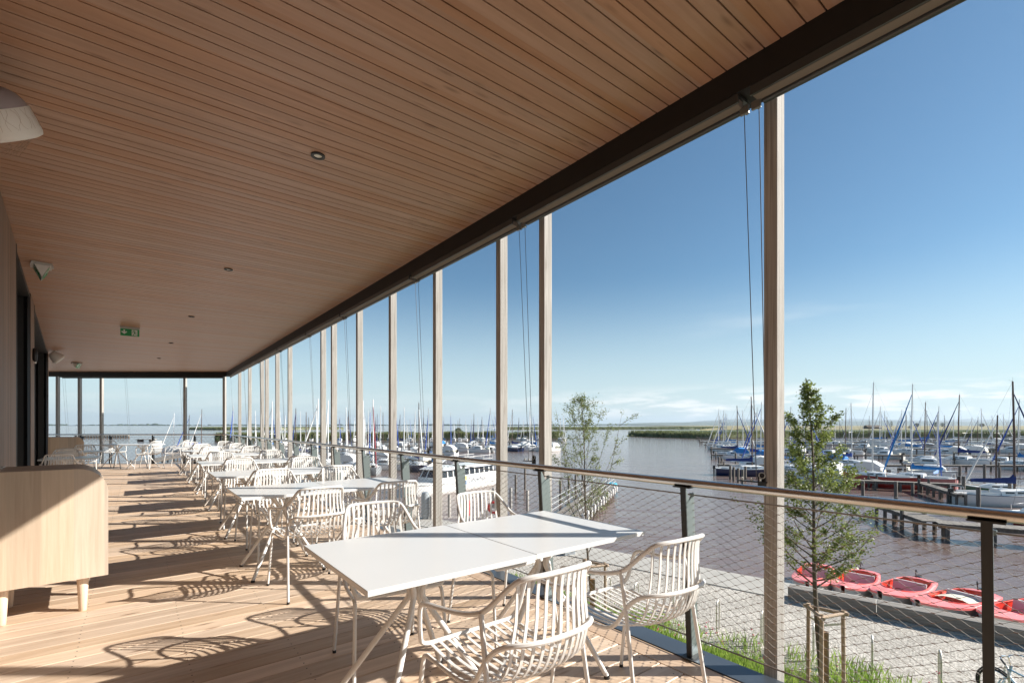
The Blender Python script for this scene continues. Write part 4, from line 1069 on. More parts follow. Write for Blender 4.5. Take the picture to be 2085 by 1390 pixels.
    if detail:
        pb_ = MB(); zz = fb+.55
        for sx in (-1, 1):
            pb_.tube([(sx*B*.22, L*.36, fb), (sx*B*.20, L*.38, zz), (0, L*.49, zz+.06)], .013, 5)
            pb_.tube([(sx*B*.36, -L*.46, fb), (sx*B*.36, -L*.46, zz)], .013, 5)
            pb_.tube([(sx*B*.36, -L*.46, zz), (sx*B*.44, -L*.1, zz-.02), (sx*B*.20, L*.38, zz)], .006, 4)
        pb_.tube([(-B*.36, -L*.46, zz), (B*.36, -L*.46, zz)], .013, 5)
        pb_.build('guard_rail', M['chrome'], e)
        MB().box(-.12, .12, -L/2-.28, -L/2-.02, fb-.05, fb+.35).box(-.05, .05, -L/2-.22, -L/2-.1, -.3, fb-.05).build('outboard_motor', M['glossblack'], e)
    if bimini:
        secs3 = [[(-B*.36, y, fb+.35), (-B*.34, y, fb+1.0*h_), (0, y, fb+1.15*h_), (B*.34, y, fb+1.0*h_), (B*.36, y, fb+.35)] for y, h_ in ((-L*.40, .75), (-L*.30, 1.), (-L*.12, 1.), (-L*.05, .6))]
        MB().loft(secs3, caps=True).build('canopy', M[bimini], e)
    e['category'] = 'sailing boat'
    return e
def motorboat(name, L, B, hm_, canopy=None, fb=.85):
    L *= .85; B *= .88; fb *= .85
    e = empty(name); secs = hull_secs(L, B, fb, .3, fine=1.1, tr=.9); n_ = len(secs[0])
    ho = MB().loft(secs).add(secs[0], [tuple(range(n_-1, -1, -1))]).build('hull', M[hm_], e)
    MB().tube([(s_[0][0], s_[0][1], s_[0][2]) for s_ in secs], .03, 5).tube([(s_[-1][0], s_[-1][1], s_[-1][2]) for s_ in secs], .03, 5).build('rub_rail', M['navy'], ho)
    deck_from(secs, .02, .003).build('deck', M['gelwhite'], e)
    cb = MB(); cabin(cb, -L*.12, L*.26, B*.38, B*.22, fb, .75); co = cb.build('cabin', M['gelwhite'], e)
    for sx in (-1, 1):
        MB().hexa([(sx*B*.372, -L*.08, fb+.32), (sx*B*.285, L*.17, fb+.30), (sx*B*.25, L*.17, fb+.30), (sx*B*.33, -L*.08, fb+.32), (sx*B*.365, -L*.08, fb+.56), (sx*B*.27, L*.14, fb+.52), (sx*B*.24, L*.14, fb+.52), (sx*B*.32, -L*.08, fb+.56)]).build('window', M['glass'], co)
    MB().box(-B*.33, B*.33, -L*.45, -L*.13, fb+.02, fb+.06).box(-B*.33, B*.33, -L*.46, -L*.38, fb+.06, fb+.35).build('seat', M['cream'], e)
    if canopy:
        secs3 = [[(-B*.38, y, fb+.3), (-B*.37, y, fb+1.25*h_), (0, y, fb+1.42*h_), (B*.37, y, fb+1.25*h_), (B*.38, y, fb+.3)] for y, h_ in ((-L*.44, .6), (-L*.32, .95), (-L*.12, 1.), (-L*.02, .7))]
        MB().loft(secs3, caps=True).build('canopy', M[canopy], e)
    rl = MB(); zz = fb+.6
    for sx in (-1, 1): rl.tube([(sx*B*.40, L*.05, zz-.1), (sx*B*.30, L*.33, zz), (0, L*.48, zz+.05)], .014, 5).tube([(sx*B*.30, L*.33, fb), (sx*B*.30, L*.33, zz)], .01, 4)
    rl.build('guard_rail', M['chrome'], e)
    MB().box(-.18, .18, -L/2-.35, -L/2-.02, fb-.15, fb+.45).build('outboard_motor', M['glossblack'], e)
    e['category'] = 'motor boat'
    return e
K = {}
def kind(key, desc, fn): K[key] = (fn, desc)
kind('wb', 'white sailboat with bright blue sail cover', sailboat('sailing_boat', 7.2, 2.4, 'gelwhite', 'cblue', 'croyal'))
kind('wn', 'white sailboat with navy sail cover', sailboat('sailing_boat', 7.6, 2.5, 'gelwhite', 'cnavy', 'cnavy', 'mastdark'))
kind('ww', 'white sailboat with white sail cover', sailboat('sailing_boat', 7.0, 2.4, 'gelwhite', 'cwhite', 'cwhite', 'mastwhite'))
kind('wp', 'white sailboat with blue cockpit canopy', sailboat('sailing_boat', 7.2, 2.5, 'gelwhite', 'croyal', None, 'alu', bimini='cblue'))
kind('wx', 'bare white sailboat with dark mast', sailboat('sailing_boat', 6.4, 2.2, 'gelwhite', None, None, 'mastdark'))
kind('nb', 'navy hulled sailboat', sailboat('sailing_boat', 8.0, 2.6, 'navy', 'cnavy', 'cwhite', 'mastdark', stripe='gelwhite'))
kind('bb', 'blue hulled sailboat', sailboat('sailing_boat', 7.4, 2.4, 'bluehull', 'clight', 'croyal', 'alu', stripe='gelwhite'))
kind('gb', 'grey sailboat with dark red furled jib', sailboat('sailing_boat', 7.8, 2.5, 'greyhull', 'cwhite', 'cred', 'mastwhite'))
kind('rd', 'red sailboat', sailboat('sailing_boat', 7.6, 2.5, 'redhull', None, None, 'alu', H=11.2, stripe='gelwhite', fb=1.15))
kind('pk', 'faded pink sailboat with blue sails', sailboat('sailing_boat', 7.6, 2.5, 'pinkhull', 'cblue', 'cblue', 'alu', H=11.2, stripe='gelwhite', fb=1.15))
kind('gn', 'dark green sailboat with white furled jib', sailboat('sailing_boat', 6.8, 2.3, 'greenhull', None, 'cwhite', 'mastdark', H=7.5, stripe='gelwhite', fb=.8))
kind('dr', 'dark red sailboat', sailboat('sailing_boat', 6.4, 2.2, 'darkred', None, None, 'alu', stripe='gelwhite'))
kind('mo', 'open white motor boat', motorboat('motor_boat', 6.0, 2.3, 'gelwhite'))
kind('mb', 'white motor boat with blue canopy', motorboat('motor_boat', 6.0, 2.3, 'gelwhite', 'cblue'))
kind('mw', 'white motor boat with white canopy', motorboat('motor_boat', 6.6, 2.4, 'gelwhite', 'cwhite'))
PH = {'rd': 9.8, 'pk': 9.8, 'gn': 7.5}
CNT = {}
def put(key, X, Y, rz, sc, where, group, order=None):
    fn, desc = K[key]; kk = (key, where); CNT[kk] = CNT.get(kk, 0)+1
    names = ['first', 'second', 'third', 'fourth', 'fifth', 'sixth', 'seventh', 'eighth', 'ninth', 'tenth', 'eleventh', 'twelfth']
    return dup(fn, Vector((X, Y, W)), rz, sc, label=(desc, where, CNT[kk]), group=group)
PUT = []
def mast(u, vt, D, key, where, rz=None, group='boats'):
    X = (u-CX)/F*D; h = (CAMH-W)+(HY-vt)/F*D; sc = max(.62, min(1.35, h/PH.get(key, 9.0)))
    if rz is None: rz = rng.choice([0, math.pi])+rng.uniform(-.25, .25)+R(20)
    # the mast sits a little ahead of the boat's centre
    off = .08*7.3*sc; X -= -math.sin(rz)*off; Y = D-math.cos(rz)*off
    PUT.append([u, key, X, Y, rz, sc, where, group])
def hull_at(u, D, key, where, rz, sc=1., group='boats'):
    PUT.append([u, key, (u-CX)/F*D, D, rz, sc, where, group])
LR = {'a': (190, 'the farthest jetty of left marina'), 'b': (148, 'the fourth jetty of left marina'), 'c': (114, 'the third jetty of left marina'), 'd': (84, 'the second jetty of left marina'), 'e': (64, 'the nearest jetty of left marina')}
left = [(474, 825, 'd', 'wb'), (505.6, 825, 'd', 'ww'), (535, 838, 'c', 'wn'), (556, 842, 'c', 'wb'), (580.7, 845, 'b', 'ww'), (601.7, 831, 'd', 'wn'), (612, 837, 'c', 'ww'), (623.3, 839, 'd', 'nb'), (644.6, 824, 'd', 'ww'),
        (667.6, 815, 'e', 'ww'), (691, 848, 'b', 'wb'), (705, 829, 'd', 'ww'), (710, 835, 'c', 'wn'), (740, 815.5, 'e', 'ww'), (749.8, 836, 'c', 'gb'), (753.8, 829, 'd', 'wb'), (760, 812.7, 'e', 'gb'), (764.7, 849.5, 'b', 'wn'), (774.9, 827, 'd', 'ww'), (780, 839, 'c', 'wx'),
        (807.3, 839, 'c', 'wb'), (814.2, 844, 'b', 'wn'), (822.9, 829, 'd', 'ww'), (845, 836.8, 'c', 'ww'), (853.3, 819.6, 'e', 'nb'), (871.8, 830, 'd', 'bb'), (888, 846, 'b', 'ww'),
        (917.8, 839, 'c', 'wb'), (924.5, 855, 'a', 'ww'), (936, 851, 'a', 'wx'), (948.5, 853.7, 'a', 'ww'), (964.8, 842, 'b', 'wn'), (973, 850, 'a', 'ww'), (981, 848, 'a', 'wn'), (997.4, 830, 'c', 'wb'), (1004, 851, 'a', 'wb'), (1018, 846, 'b', 'wx'), (1030, 852, 'a', 'wn'),
        (1042.5, 833.6, 'c', 'nb'), (1056.3, 850, 'a', 'wn'), (1066, 853, 'a', 'ww'), (1079, 830, 'c', 'ww'), (1085.7, 842.6, 'b', 'bb'), (1096, 851, 'a', 'ww'), (1141.3, 848, 'a', 'ww'), (1147, 843, 'a', 'ww'),
        (594, 850, 'a', 'wb'), (632, 851, 'a', 'ww'), (655, 852, 'a', 'wn'), (680, 846, 'b', 'wb'), (722, 850, 'a', 'ww'), (733, 847, 'b', 'wx'), (793, 850, 'a', 'ww'), (801, 845, 'b', 'wn'), (835, 851, 'a', 'wb'), (862, 850, 'a', 'wn'), (880, 852, 'a', 'ww'), (903, 847, 'b', 'wb'), (520, 836, 'c', 'ww'), (545, 850, 'b', 'wn'), (568, 848, 'b', 'wp')]
for u, v, row, key in left:
    D, wh = LR[row]; mast(u, v, D+rng.uniform(-5, 5), key, wh, group='boats in left marina')
for u, D, key, rz in ((590, 58, 'mo', .9), (628, 62, 'mw', 1.2), (655, 54, 'ww', 1.6), (700, 68, 'mw', 1.3), (722, 60, 'mo', 1.1), (690, 47, 'mo', 1.4), (640, 46, 'mw', 1.5), (560, 60, 'ww', 1.3), (600, 49, 'mo', 1.3), (760, 74, 'mw', 1.4), (812, 76, 'mw', 1.2), (835, 84, 'mo', 1.0), (845, 70, 'mw', 1.1), (785, 66, 'mo', 1.5),
                      (930, 112, 'mw', 1.3), (955, 120, 'mo', 1.5), (975, 108, 'mo', 1.4), (1060, 118, 'mw', 2.0), (1083, 115, 'mo', 2.2), (1105, 114, 'mo', 2.2), (1120, 112, 'mw', 2.3), (905, 98, 'mw', 1.3), (890, 130, 'mb', 1.2), (615, 80, 'mo', 1.2), (650, 110, 'mb', 1.0), (668, 100, 'mw', .9), (560, 90, 'mo', 1.3), (580, 76, 'mw', 1.2)):
    wh = min(LR.values(), key=lambda q: abs(q[0]-D))[1]; hull_at(u, D, key, wh, rz+rng.uniform(-.2, .2), 1., 'boats in left marina')
RR = [(204, 'the farthest jetty of right marina'), (176, 'the seventh jetty of right marina'), (152, 'the sixth jetty of right marina'), (129, 'the fifth jetty of right marina'), (108, 'the fourth jetty of right marina'), (85, 'the third jetty of right marina'), (63.6, 'the second jetty of right marina'), (44.7, 'the nearest long jetty of right marina')]
def rw(D): return min(RR, key=lambda q: abs(q[0]-D))[1]
right = [(1461.7, 831.7, 118, 'ww'), (1466.8, 846.6, 140, 'wn'), (1471.6, 835.4, 112, 'ww'), (1475.4, 841, 124, 'wb'), (1478.6, 843, 140, 'wb'), (1500, 834.5, 120, 'ww'), (1502.9, 826, 90, 'wn'), (1514, 834.5, 112, 'ww'), (1526.3, 822.3, 80, 'wp'), (1532.4, 807.3, 58, 'nb'), (1539.4, 829.8, 96, 'wb'), (1547.2, 818.6, 72, 'wb'),
         (1560, 846, 150, 'ww'), (1607, 828, 60, 'wb'), (1625, 848, 160, 'ww'), (1639.4, 812, 62, 'bb'), (1661, 840, 140, 'wn'), (1668.8, 850, 190, 'wx'), (1677.4, 844.8, 150, 'ww'), (1699.3, 842, 145, 'ww'), (1719.5, 830.7, 98, 'wx'), (1736, 820.4, 68, 'wp'),
         (1790, 828, 106, 'ww'), (1796.7, 838, 150, 'wb'), (1803.3, 836, 125, 'ww'), (1834, 833.5, 116, 'ww'), (1842, 829.8, 100, 'wb'), (1844.4, 844.7, 160, 'wn'), (1855, 838, 130, 'wb'), (1880, 818.6, 76, 'wx'), (1888.8, 835.4, 130, 'wn'), (1909, 827, 96, 'wb'), (1940.8, 847.6, 170, 'ww'), (1950, 803.6, 74, 'wn'), (2000.6, 831.7, 110, 'ww'), (2071, 813, 66, 'wb'),
         (1768, 846, 170, 'wx'), (1925, 845, 150, 'wx'), (2045, 843, 140, 'ww')]
for u, v, D, key in right: mast(u, v, D, key, rw(D), (R(62) if u < 1600 else R(38))+rng.choice([0, math.pi])+rng.uniform(-.25, .25), 'boats in right marina')
for u, D, key, rz in ((1762, 120, 'mo', 1.4), (1830, 118, 'mb', 1.5), (1860, 112, 'mw', -1.5), (1885, 68, 'mo', -1.4), (1895, 56, 'mo', -1.5), (1932, 93, 'mw', 1.5), (1975, 97, 'mw', 1.4), (2040, 70, 'mo', 1.5), (2020, 150, 'mw', 1.4), (1745, 56, 'mw', 1.5), (1700, 60, 'mo', 1.4), (1658, 52, 'mw', 1.6), (1690, 90, 'mo', 1.5), (1610, 95, 'mw', 1.5), (1515, 100, 'mo', 1.4), (1495, 86, 'mb', 1.5), (1530, 63, 'mw', 1.5), (1805, 88, 'mo', 1.3), (2065, 105, 'mw', 1.5)):
    hull_at(u, D, key, rw(D), rz if u < 1600 else rz-.85, 1., 'boats in right marina')
PUT.append([1800, 'rd', (1793-CX)/F*47.5, 47.8, R(50), .66*1.0, 'the nearest long jetty of the right marina', 'boats in the right marina'])
PUT.append([1875, 'pk', (1868-CX)/F*47, 47, R(-80)+math.pi, .60, 'the nearest long jetty of the right marina', 'boats in the right marina'])
PUT[-2][5] = .92; PUT[-1][5] = .90; PUT[-1][4] = R(38)
PUT.append([1955, 'bb', (1955-CX)/F*45.5, 48, R(-50), .80, 'the nearest long jetty of the right marina', 'boats in the right marina'])
PUT.append([2030, 'gn', (2042-CX)/F*40.5, 40.5, R(62), .92, 'the open water right of the nearest jetty', 'boats in the right marina'])
PUT.append([2075, 'dr', (2125-CX)/F*29.5, 29.5, R(100), .95, 'the curved jetty at the right edge', 'boats in the right marina'])
mast(2068, 776, 36.5, 'wn', 'the open water right of the nearest jetty', R(75)+math.pi, 'boats in the right marina')
for _i in range(20):
    _u = 1605+_i*24.5+rng.uniform(-8, 8); _D = rng.choice([118, 138, 160, 184]); mast(_u, HY-(rng.uniform(7.4, 9.6)-6.05)*F/_D, _D, rng.choice(['ww', 'wn', 'wb', 'wx', 'ww']), rw(_D), R(38)+rng.choice([0, math.pi])+rng.uniform(-.3, .3), 'boats in the right marina')
for _i in range(16):
    _u = 566+_i*30+rng.uniform(-9, 9); _r = rng.choice('abc'); mast(_u, HY-(rng.uniform(7.4, 9.6)-6.05)*F/LR[_r][0], LR[_r][0]+rng.uniform(-6, 6), rng.choice(['ww', 'wn', 'wb', 'wx', 'ww']), LR[_r][1], None, 'boats in the left marina')
PUT.sort(key=lambda q: q[0])
tot = {}
for q in PUT: tot[(q[1], q[6])] = tot.get((q[1], q[6]), 0)+1
num = ['', 'first', 'second', 'third', 'fourth', 'fifth', 'sixth', 'seventh', 'eighth', 'ninth', 'tenth', 'eleventh', 'twelfth', 'thirteenth', 'fourteenth', 'fifteenth', 'sixteenth', 'seventeenth', 'eighteenth']
for u, key, X, Y, rz, sc, wh, grp in PUT:
    fn, desc = K[key]; kk = (key, wh); CNT[kk] = CNT.get(kk, 0)+1
    short = desc.replace('sailing boat', 'sailboat').replace(' and blue furled jib', '').replace(' and navy furled jib', '').replace(' and white furled jib', '').replace(' and bare forestay', '')
    wh2 = wh.replace(' of ', ', ').replace('the farthest', 'farthest')
    lab = short+' at '+wh2+('' if tot[kk] == 1 else ', '+num[CNT[kk]]+' from left')
    dup(fn, Vector((X, Y, W)), rz, sc, label=lab, group=grp)
for fn, _ in K.values(): kill(fn)

# jetties
def jetty(a, b, wd, label, posts=None, z=W+.86, pile_h=.35, planks=True, pr=.10, step=3.2, both=True, grp='wooden jetties', rails=False):
    a = Vector((a[0], a[1], 0)); b = Vector((b[0], b[1], 0)); d = b-a; L = d.length; e = empty('jetty', Vector((a.x, a.y, z)), math.atan2(d.y, d.x))
    pm_ = MB()
    if planks and L < 40:
        x = 0; r = random.Random(int(L*10))
        while x < L: pm_.box(x, min(L, x+.16)-.015, -wd/2+r.uniform(-.03, .03), wd/2+r.uniform(-.03, .03), -.05, r.uniform(-.006, .006)); x += .16
    else: pm_.box(0, L, -wd/2, wd/2, -.05, 0)
    pm_.build('deck_planks', M['pier'], e)
    MB().box(0, L, -wd/2+.05, -wd/2+.17, -.24, -.055).box(0, L, wd/2-.17, wd/2-.05, -.24, -.055).build('bearer', M['pile'], e)
    r = random.Random(int(a.x*7)); x = .3; k = 0; proto = None
    while x < L:
        for sy in (-1, 1) if both else (-1,):
            hh = pile_h if (k % 3 == 0 and r.random() < .8) else -.06
            p_ = MB().lathe([(pr, -1.9), (pr, hh), (pr*.9, hh+.02)], (x+r.uniform(-.2, .2), sy*(wd/2+(.02 if hh > 0 else -.12)), 0), 7)
            p_.build('pile', M['pile'], e)
        x += step*r.uniform(.85, 1.15); k += 1
    return tag(e, label, 'jetty', grp)
def mooring(u, vb, h, label, r=.11, grp='free mooring posts'):
    p = gp(u, vb, W); o = MB().lathe([(r, -1), (r, h), (r*.85, h+.03)], (0, 0, 0), 10).build('mooring_post', M['pile'], None, Vector((p.x, p.y, W)))
    return tag(o, label, 'mooring post', grp)
jl = [(1424, 204, 2300, 12), (1427, 176, 2300, 9), (1432, 152, 2300, 7), (1440, 129, 2300, 6), (1452, 108, 2300, 5.2), (1456, 85, 2300, 4.4), (1470, 63.6, 2300, 3.8)]
dn_ = ['farthest', 'seventh', 'sixth', 'fifth', 'fourth', 'third', 'second']
for (u0, D, u1, st), nm in zip(jl, dn_):
    jetty(((u0-CX)/F*D, D*1.015), ((u1-CX)/F*D, D*.985), 1.0, '%s grey timber jetty across the right marina' % nm, step=st, z=W+.86)
a = (gp(1721, 975.6, W+.86)); b = gp(1998, 986, W+.86)
jetty(a, b, .95, 'nearest long timber jetty in the right marina, beside the red sailboats', step=1.9)
jetty(gp(2050, 988, W+.86), gp(2400, 1003, W+.86), .95, 'continuation of the nearest timber jetty at the right edge', step=2.2)
c_ = gp(1878, 982, W+.86); d_ = gp(1958, 1006, W+.86); jetty(c_, d_, .7, 'short timber finger jetty branching towards the camera below the pink sailboat', step=1.6)
c_ = gp(1738, 964, W+.86); d_ = gp(1788, 977, W+.86); jetty(c_, d_, .6, 'short timber finger jetty at the bow of the red sailboat', step=1.6)
# curved jetty
p0 = gp(1800, 1026, W+.9); p1 = gp(1905, 1061, W+.9); p2 = gp(2040, 1072, W+.9); p3 = gp(2250, 1086, W+.9)
jetty(p0, p1, 1.15, 'timber jetty section on many posts behind the handrail, running towards the quay', step=1.15, z=W+.9, pile_h=.5)
jetty(p1+Vector((0, 0, 0)), p3, 1.2, 'timber jetty section leading off the right edge in front of the dark red boat', step=2.0, z=W+.9, pile_h=-.06)
# jetty ends of the left group of the right marina
for i, (u, v) in enumerate(((1487, 975), (1494, 979), (1503, 982), (1512, 986), (1464, 951), (1470, 955), (1456, 917), (1425, 905))):
    mooring(u, v, 1.5, 'weathered mooring post left of the right marina, %s by distance from the quay' % ['fourth', 'third', 'second', 'first', 'sixth', 'fifth', 'seventh', 'eighth'][i], .13)
for i, (u, v, h) in enumerate(((1824, 1022, 1.6), (1858, 1008, 1.1), (1962, 1022, 2.0), (1992, 1050, 1.9), (2035, 982, 1.6), (2056, 1022, 1.9), (1757, 1011, 1.3))):
    mooring(u, v, h, 'mooring post %s' % ['at the far end of the curved jetty', 'standing alone below the pink sailboat', 'at the tip of the finger jetty', 'between the finger jetty and the curved jetty', 'behind the green sailboat', 'in front of the green sailboat', 'beside the hidden raft left of the curved jetty'][i], .12)
for i, (u0, u1, D) in enumerate(((585, 1190, 196), (570, 1060, 154), (560, 1128, 121), (500, 905, 89), (480, 800, 70), (470, 690, 52))):
    jetty(((u0-CX)/F*D, D), ((u1-CX)/F*D, D*.99), 1.1, '%s timber jetty of the left marina' % ['farthest', 'fifth', 'fourth', 'third', 'second', 'nearest'][i], step=[9, 7, 5.5, 4.5, 3.6, 3][i], grp='jetties of left marina')

_k = 0
for _D, _rn in ((54, 'second'), (74, 'third'), (96, 'fourth'), (118, 'fifth')):
    for _j in range(7):
        _u = 1500+_j*88+rng.uniform(-25, 25)+_k*3; _vb = HY+(CAMH-W)*F/_D
        mooring(_u, _vb, rng.uniform(1.3, 1.8), 'mooring post in front of the %s jetty of the right marina, %s from left' % (_rn, num[_j+1]), .13, 'mooring posts of the right marina')
    _k += 1
# gangway pier with steel railings
def gangway():
    a = gp(1150, 1052, G); b = gp(1236, 986, G); d = (b-a); L = d.length; e = empty('gangway_pier', a, math.atan2(d.y, d.x))
    MB().box(0, L, -.8, .8, -.12, 0).build('walkway', M['pier'], e)
    rl = MB()
    for sy in (-.78, .78):
        for z in (.35, .68, 1.0): rl.tube([(0, sy, z), (L, sy, z)], .022, 6)
        for k in range(int(L/1.5)+1): rl.tube([(k*1.5, sy, 0), (k*1.5, sy, 1.0)], .022, 6)
    rl.build('steel_railing', M['gravelpost'], e)
    r = random.Random(3); 
    for k in range(int(L/1.2)):
        MB().lathe([(.02, -.42), (.12, -.36), (.14, 0), (.12, .2), (.02, .28)], (.8+k*1.2, -.93, -.12), 10).build('fender', M['plastic'], e)
        MB().lathe([(.08, -1.5), (.08, -.1)], (.8+k*1.2, -.7, 0), 8).build('pile', M['pile'], e)
    tag(e, 'grey gangway pier with steel railings and white fenders behind the slender tree', 'pier')
    b2 = gp(1233, 988, W+.3)
    o = MB().lathe([(.5, 0), (.62, .2), (.5, .42), (.1, .5)], (0, 0, 0), 10).build('covered_dinghy', M['teal'], None, Vector((b2.x+.8, b2.y+1, W))); tag(o, 'small turquoise covered dinghy at the end of the gangway pier', 'dinghy')
gangway()
for i, (u, v, h, lab) in enumerate(((1050, 1003, 1.6, 'left slim pole in open water behind the table corner'), (1069, 996, 2.2, 'right slim pole in open water behind the table corner'), (1141, 1022, 1.7, 'dark pole left of the gangway pier'), (1158, 1010, 1.7, 'second pole beside the gangway pier'), (1172, 1003, 1.6, 'third pole beside the gangway pier'), (1186, 995, 1.6, 'fourth pole beside the gangway pier'))):
    mooring(u, v, h, lab, .10, 'poles near the gangway')
# quay fence of short posts and wires at the left
e = empty('quay_fence', (0, 0, 0))
fp = [(842, 1062), (878, 1057), (915, 1052), (949, 1046), (979, 1040), (1005, 1034), (1040, 1034), (1074, 1040)]
pts = [gp(u, v, G) for u, v in fp]
for p in pts: MB().lathe([(.095, 0), (.095, 1.28), (.085, 1.3)], p, 12).build('fence_post', M['pile2'] if 'pile2' in M else M['post'], e)
wr = MB()
for z in (.35, .65, .95): wr.tube([p+Vector((0, 0, z)) for p in pts], .012, 5)
wr.build('fence_wire', M['dark'], e); tag(e, 'post and wire fence along the quay behind the chairs', 'fence')
p = gp(866, 1056, G); o = MB().lathe([(.02, 0), (.2, .05), (.24, .3), (.24, 1.25), (.2, 1.5), (.05, 1.56)], (0, 0, 0), 16).build('fender_buoy', M['greyhull'], None, p); tag(o, 'big grey cylindrical fender standing beside the quay fence', 'fender')
p = gp(952, 1049, G); e = empty('rescue_post', p); MB().lathe([(.12, 0), (.12, .85), (.10, .9)], (0, 0, 0), 12).build('post', M['redpaint'], e); tag(e, 'red rescue post seen between the slats of the far railing chair', 'rescue post')
p = gp(1005, 1050, G); o = MB().torus((0, 0, .5), .3, .07, (.2, 1, 0), 24, 8).build('lifebuoy', M['redpaint'], None, p); tag(o, 'red lifebuoy on the quay beside the third timber post', 'lifebuoy')
p = gp(1156, 1128, G); o = MB().cbox(-.25, .25, -.2, .2, 0, .45, .02).build('litter_bin', M['greyhull'], None, p, .4); tag(o, 'small grey box on the quay under the far table corner', 'box')

# passenger ship
def ship():
    a = gp(852, 1012, W); b = gp(1004, 984, W); d = (b-a); ax = math.atan2(d.y, d.x); L = 11.5
    c = (a+b)/2; c.z = W; e = empty('passenger_boat', c+Vector((-.9, -.6, 0)), ax+math.pi/2)     # local +y = towards bow (left end)
    secs = hull_secs(L, 3.2, .95, .4, fine=.9, tr=.95, rake=.08); n_ = len(secs[0])
    MB().loft(secs).add(secs[0], [tuple(range(n_-1, -1, -1))]).build('hull', M['gelwhite'], e)
    st = MB()
    for sd_ in (0, -1): st.tube([(s_[sd_][0]*1.0, s_[sd_][1], s_[sd_][2]-.12) for s_ in secs], .05, 5)
    st.build('rubbing_strake', M['greyhull'], e)
    deck_from(secs, 0, .002).build('deck', M['deckw'], e)
    y0, y1 = -L*.48, L*.24; hw = 1.38
    MB().hexa([(-hw, y0, .95), (hw, y0, .95), (hw, y1, .95), (-hw, y1, .95), (-hw*.96, y0, 1.45), (hw*.96, y0, 1.45), (hw*.94, y1, 1.45), (-hw*.94, y1, 1.45)]).build('lower_cabin', M['gelwhite'], e)
    wb = MB()
    wb.hexa([(-hw*.95, y0+.05, 1.45), (hw*.95, y0+.05, 1.45), (hw*.93, y1-.05, 1.45), (-hw*.93, y1-.05, 1.45), (-hw*.9, y0+.15, 2.1), (hw*.9, y0+.15, 2.1), (hw*.86, y1-.45, 2.1), (-hw*.86, y1-.45, 2.1)])
    wb.build('window_band', M['glass'], e)
    pl_ = MB()
    k = 0; y = y0+.08
    while y < y1-.3:
        for sx in (-1, 1): pl_.hexa([(sx*hw*.96, y, 1.45), (sx*hw*.96, y+.14, 1.45), (sx*hw*.90, y+.14, 1.45), (sx*hw*.90, y, 1.45), (sx*hw*.915, y, 2.1), (sx*hw*.915, y+.14, 2.1), (sx*hw*.86, y+.14, 2.1), (sx*hw*.86, y, 2.1)])
        y += [.75, .85, .8][k % 3]; k += 1
    for x in (-1.1, -.4, .4, 1.1): pl_.hexa([(x-.05, y1-.02, 1.45), (x+.05, y1-.02, 1.45), (x+.05, y1-.12, 1.45), (x-.05, y1-.12, 1.45), (x*.93-.05, y1-.40, 2.1), (x*.93+.05, y1-.40, 2.1), (x*.93+.05, y1-.5, 2.1), (x*.93-.05, y1-.5, 2.1)])
    pl_.build('window_pillar', M['gelwhite'], e)
    ro = MB(); ro.hexa([(-hw-.08, y0-.1, 2.1), (hw+.08, y0-.1, 2.1), (hw+.05, y1-.2, 2.1), (-hw-.05, y1-.2, 2.1), (-hw+.1, y0, 2.27), (hw-.1, y0, 2.27), (hw-.25, y1-.6, 2.30), (-hw+.25, y1-.6, 2.30)]); ro.build('roof', M['gelwhite'], e)
    MB().box(-hw-.085, hw+.085, y0-.11, y1-.35, 2.06, 2.098).build('roof_stripe', M['navy'], e)
    rl = MB()
    for sx in (-1, 1):
        for z in (2.75, 3.1): rl.tube([(sx*1.15, y0+.1, z), (sx*1.15, y1-2.2, z)], .02, 5)
        for k in range(5): yy = y0+.1+(y1-2.3-y0)*k/4; rl.tube([(sx*1.15, yy, 2.28), (sx*1.15, yy, 3.1)], .02, 5)
    rl.build('roof_railing', M['plastic'], e)
    MB().hexa([(-.5, y1-1.6, 2.9), (.5, y1-1.6, 2.9), (.5, y1-1.0, 2.6), (-.5, y1-1.0, 2.6), (-.5, y1-1.6, 2.95), (.5, y1-1.6, 2.95), (.5, y1-1.0, 2.65), (-.5, y1-1.0, 2.65)]).tube([(0, y1-1.5, 2.3), (0, y1-1.4, 2.9)], .03, 6).build('solar_panel', M['gelwhite'], e)
    # sign board with lettering on the side towards the terrace (local +x faces away, so use both candidates)
    sxx = -1 if math.sin(ax+math.pi/2) > 0 else -1
    return e, hw, y0, y1
shp, hw, y0, y1 = ship()
tag(shp, 'white passenger boat with dark windows moored behind the fourth post', 'passenger boat')
# which local x side faces the camera
_c = shp.location; _rz = shp.rotation_euler[2]; _lx = Vector((math.cos(_rz), math.sin(_rz))); SX = -1 if _lx.dot(Vector((_c.x, _c.y))) > 0 else 1
def ship_text(body, y, z, size, m, nm):
    cu = bpy.data.curves.new(nm, 'FONT'); cu.body = body; cu.size = size; cu.extrude = .004; cu.resolution_u = 2
    o = bpy.data.objects.new(nm, cu); COL.objects.link(o)
    dg = bpy.context.evaluated_depsgraph_get(); me = bpy.data.meshes.new_from_object(o.evaluated_get(dg)); bpy.data.objects.remove(o)
    me.materials.clear(); me.materials.append(m); t = bpy.data.objects.new(nm, me); COL.objects.link(t); t.parent = shp
    t.location = (SX*(1.62), y, z); t.rotation_euler = (R(90), 0, R(90) if SX > 0 else R(-90)); return t
bo = MB().box(SX*1.585-.02, SX*1.585+.02, y0+.05, y0+5.6, .55, 1.52).build('side_board', M['gelwhite'], shp)
ysgn = 1 if SX > 0 else -1
ys = (y0+5.5) if SX < 0 else y0+.2
ship_text('C', ys+(-.75 if SX < 0 else .75), .82, .55, M['inkred'], 'lettering')
ship_text('oBow·NeS', ys+(-1.15 if SX < 0 else 1.15), .82, .55, M['ink'], 'lettering')
